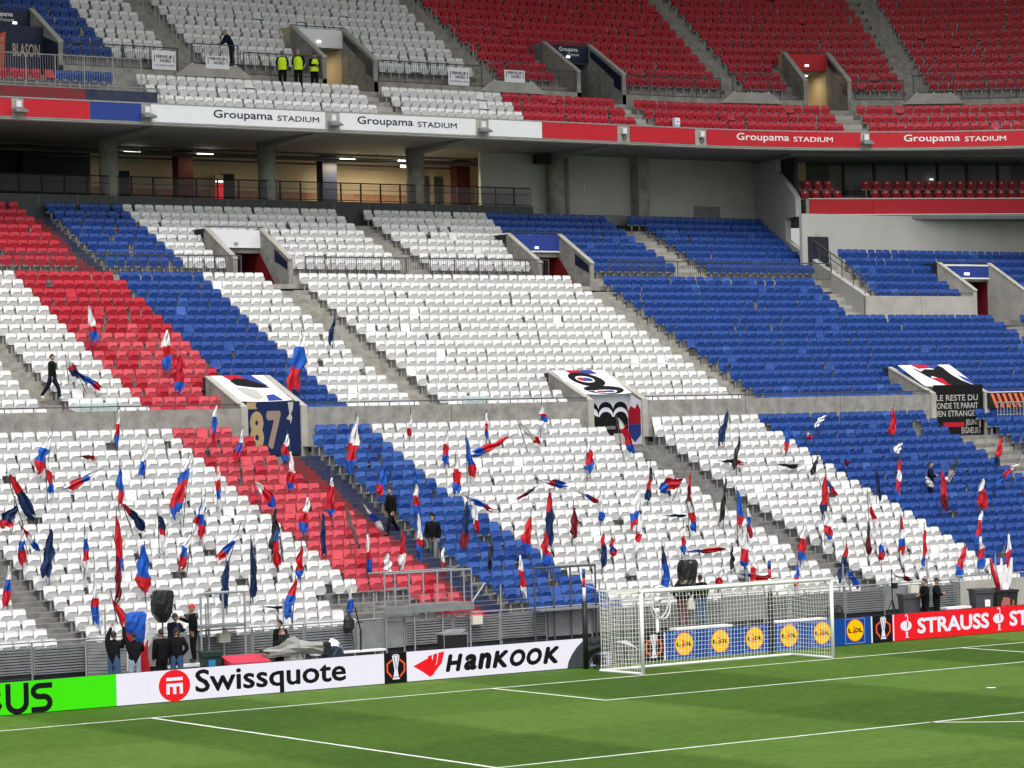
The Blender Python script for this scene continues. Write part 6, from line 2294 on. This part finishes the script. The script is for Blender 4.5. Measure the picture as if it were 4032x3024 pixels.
tp = thing('microphone_stand', 'tall black microphone stand right of the television camera', 'stand', (-8.6, 8.2, 0))
b_ = MB(); b_.tube((0, 0, 0), (.02, 0, 1.3), .03); b_.tube((.02, 0, 1.3), (-.18, 0, 2.05), .022); b_.tube((.1, 0, 1.55), (-.15, 0, 1.55), .015); b_.build('boom', BLACK, tp)
b_ = MB()
for a in (.2, 2.3, 4.4):
    b_.tube((0, 0, .35), (.3*math.cos(a), .3*math.sin(a), 0), .018)
b_.build('feet', BLACK, tp)
q = thing('backpack', 'black backpack hanging on the front fence by a white and blue flag', 'bag', (-7.35, 11.0, 1.05))
crumpled('sack', q, [(0, .1, .1, 0, 0), (.15, .17, .13, 0, 0), (.4, .15, .12, 0, 0), (.55, .06, .06, 0, 0)], BLACK_PL, 12, .08, 16)
b_ = MB(); b_.path([(.1, 0, .1), (.22, 0, -.5), (.15, 0, -.6)], .012); b_.tube((0, 0, .5), (0, .1, .8), .015); b_.build('strap', BLACK, q)
# plastic sheets over seats and printed cloth boards on the upper railing
SHEET = mat('clear_sheet', (0.55, 0.66, 0.64), 0.25, 0.5, 0.3, 9)
for lab, x, y, z, w in (('pale green tiled plastic sheet over front seats left of figure 8', 9.0, 27.95, 8.42, 1.15), ('clear plastic sheet over white seats above the wall at left', -7.85, 27.95, 8.42, 1.9)):
    q = thing('plastic_sheet', lab, 'sheet', (x, y, z))
    b_ = MB()
    for i in range(8):
        for j in range(4):
            u, v = -w/2+w*i/8, .0+.42*j/4
            b_.box(u+.004, u+w/8-.004, -.2+random.uniform(-.006, .006), -.185, v+.004, v+.101)
    b_.build('tile_print', SHEET, q)
    bx('sheet', q, -w/2, w/2, -.18, -.16, .0, .44, PANEL_W)
for s, lab, dz in ((5.55, 'white printed cloth on the upper railing left of the stairs', 0), (8.15, 'white printed cloth beside the leaning man', .12), (21.5, 'white printed cloth on the upper railing left of the crimson seats', 0), (24.6, 'white printed cloth on the guard railing below the crimson seats', .25)):
    X, Y, a = uframe(s)
    q = thing('railing_banner', lab, 'banner', (X, Y, 24.15+dz), a)
    bx('cloth', q, -.6, .6, 4.12 if dz else 4.38, 4.14 if dz else 4.40, .0, .86 if not dz else .6, PANEL_W)
    yy = 4.11 if dz else 4.37
    k_ = 0 if not dz else -.12
    text('FERVEUR', q, -.40, .42, .52+k_, .66+k_, yy, INK, .02)
    text('NORD', q, -.20, .36, .34+k_, .48+k_, yy, INK, .02)
    flat('frame_print', [[(-.50, .34+k_), (-.47, .34+k_), (-.47, .68+k_), (-.50, .68+k_)], [(.48, .34+k_), (.51, .34+k_), (.51, .68+k_), (.48, .68+k_)]], q, INK, yy)
    if not dz:
        text('PLACEMENT LIBRE', q, -.48, .5, .16, .23, yy, INK, .0)
q = thing('white_box', 'small white bottle box on the upper front rail', 'box', (31.6, 43.4, 22.1))
bx('carton', q, -.15, .15, -.1, .1, 0, .45, PANEL_W)
bx('print', q, -.06, .06, -.105, -.101, .22, .27, BLACK)
bx('blue_print', q, -.15, .15, -.106, -.102, 0, .12, mat('pale_blue_print', (.35, .55, .75)))
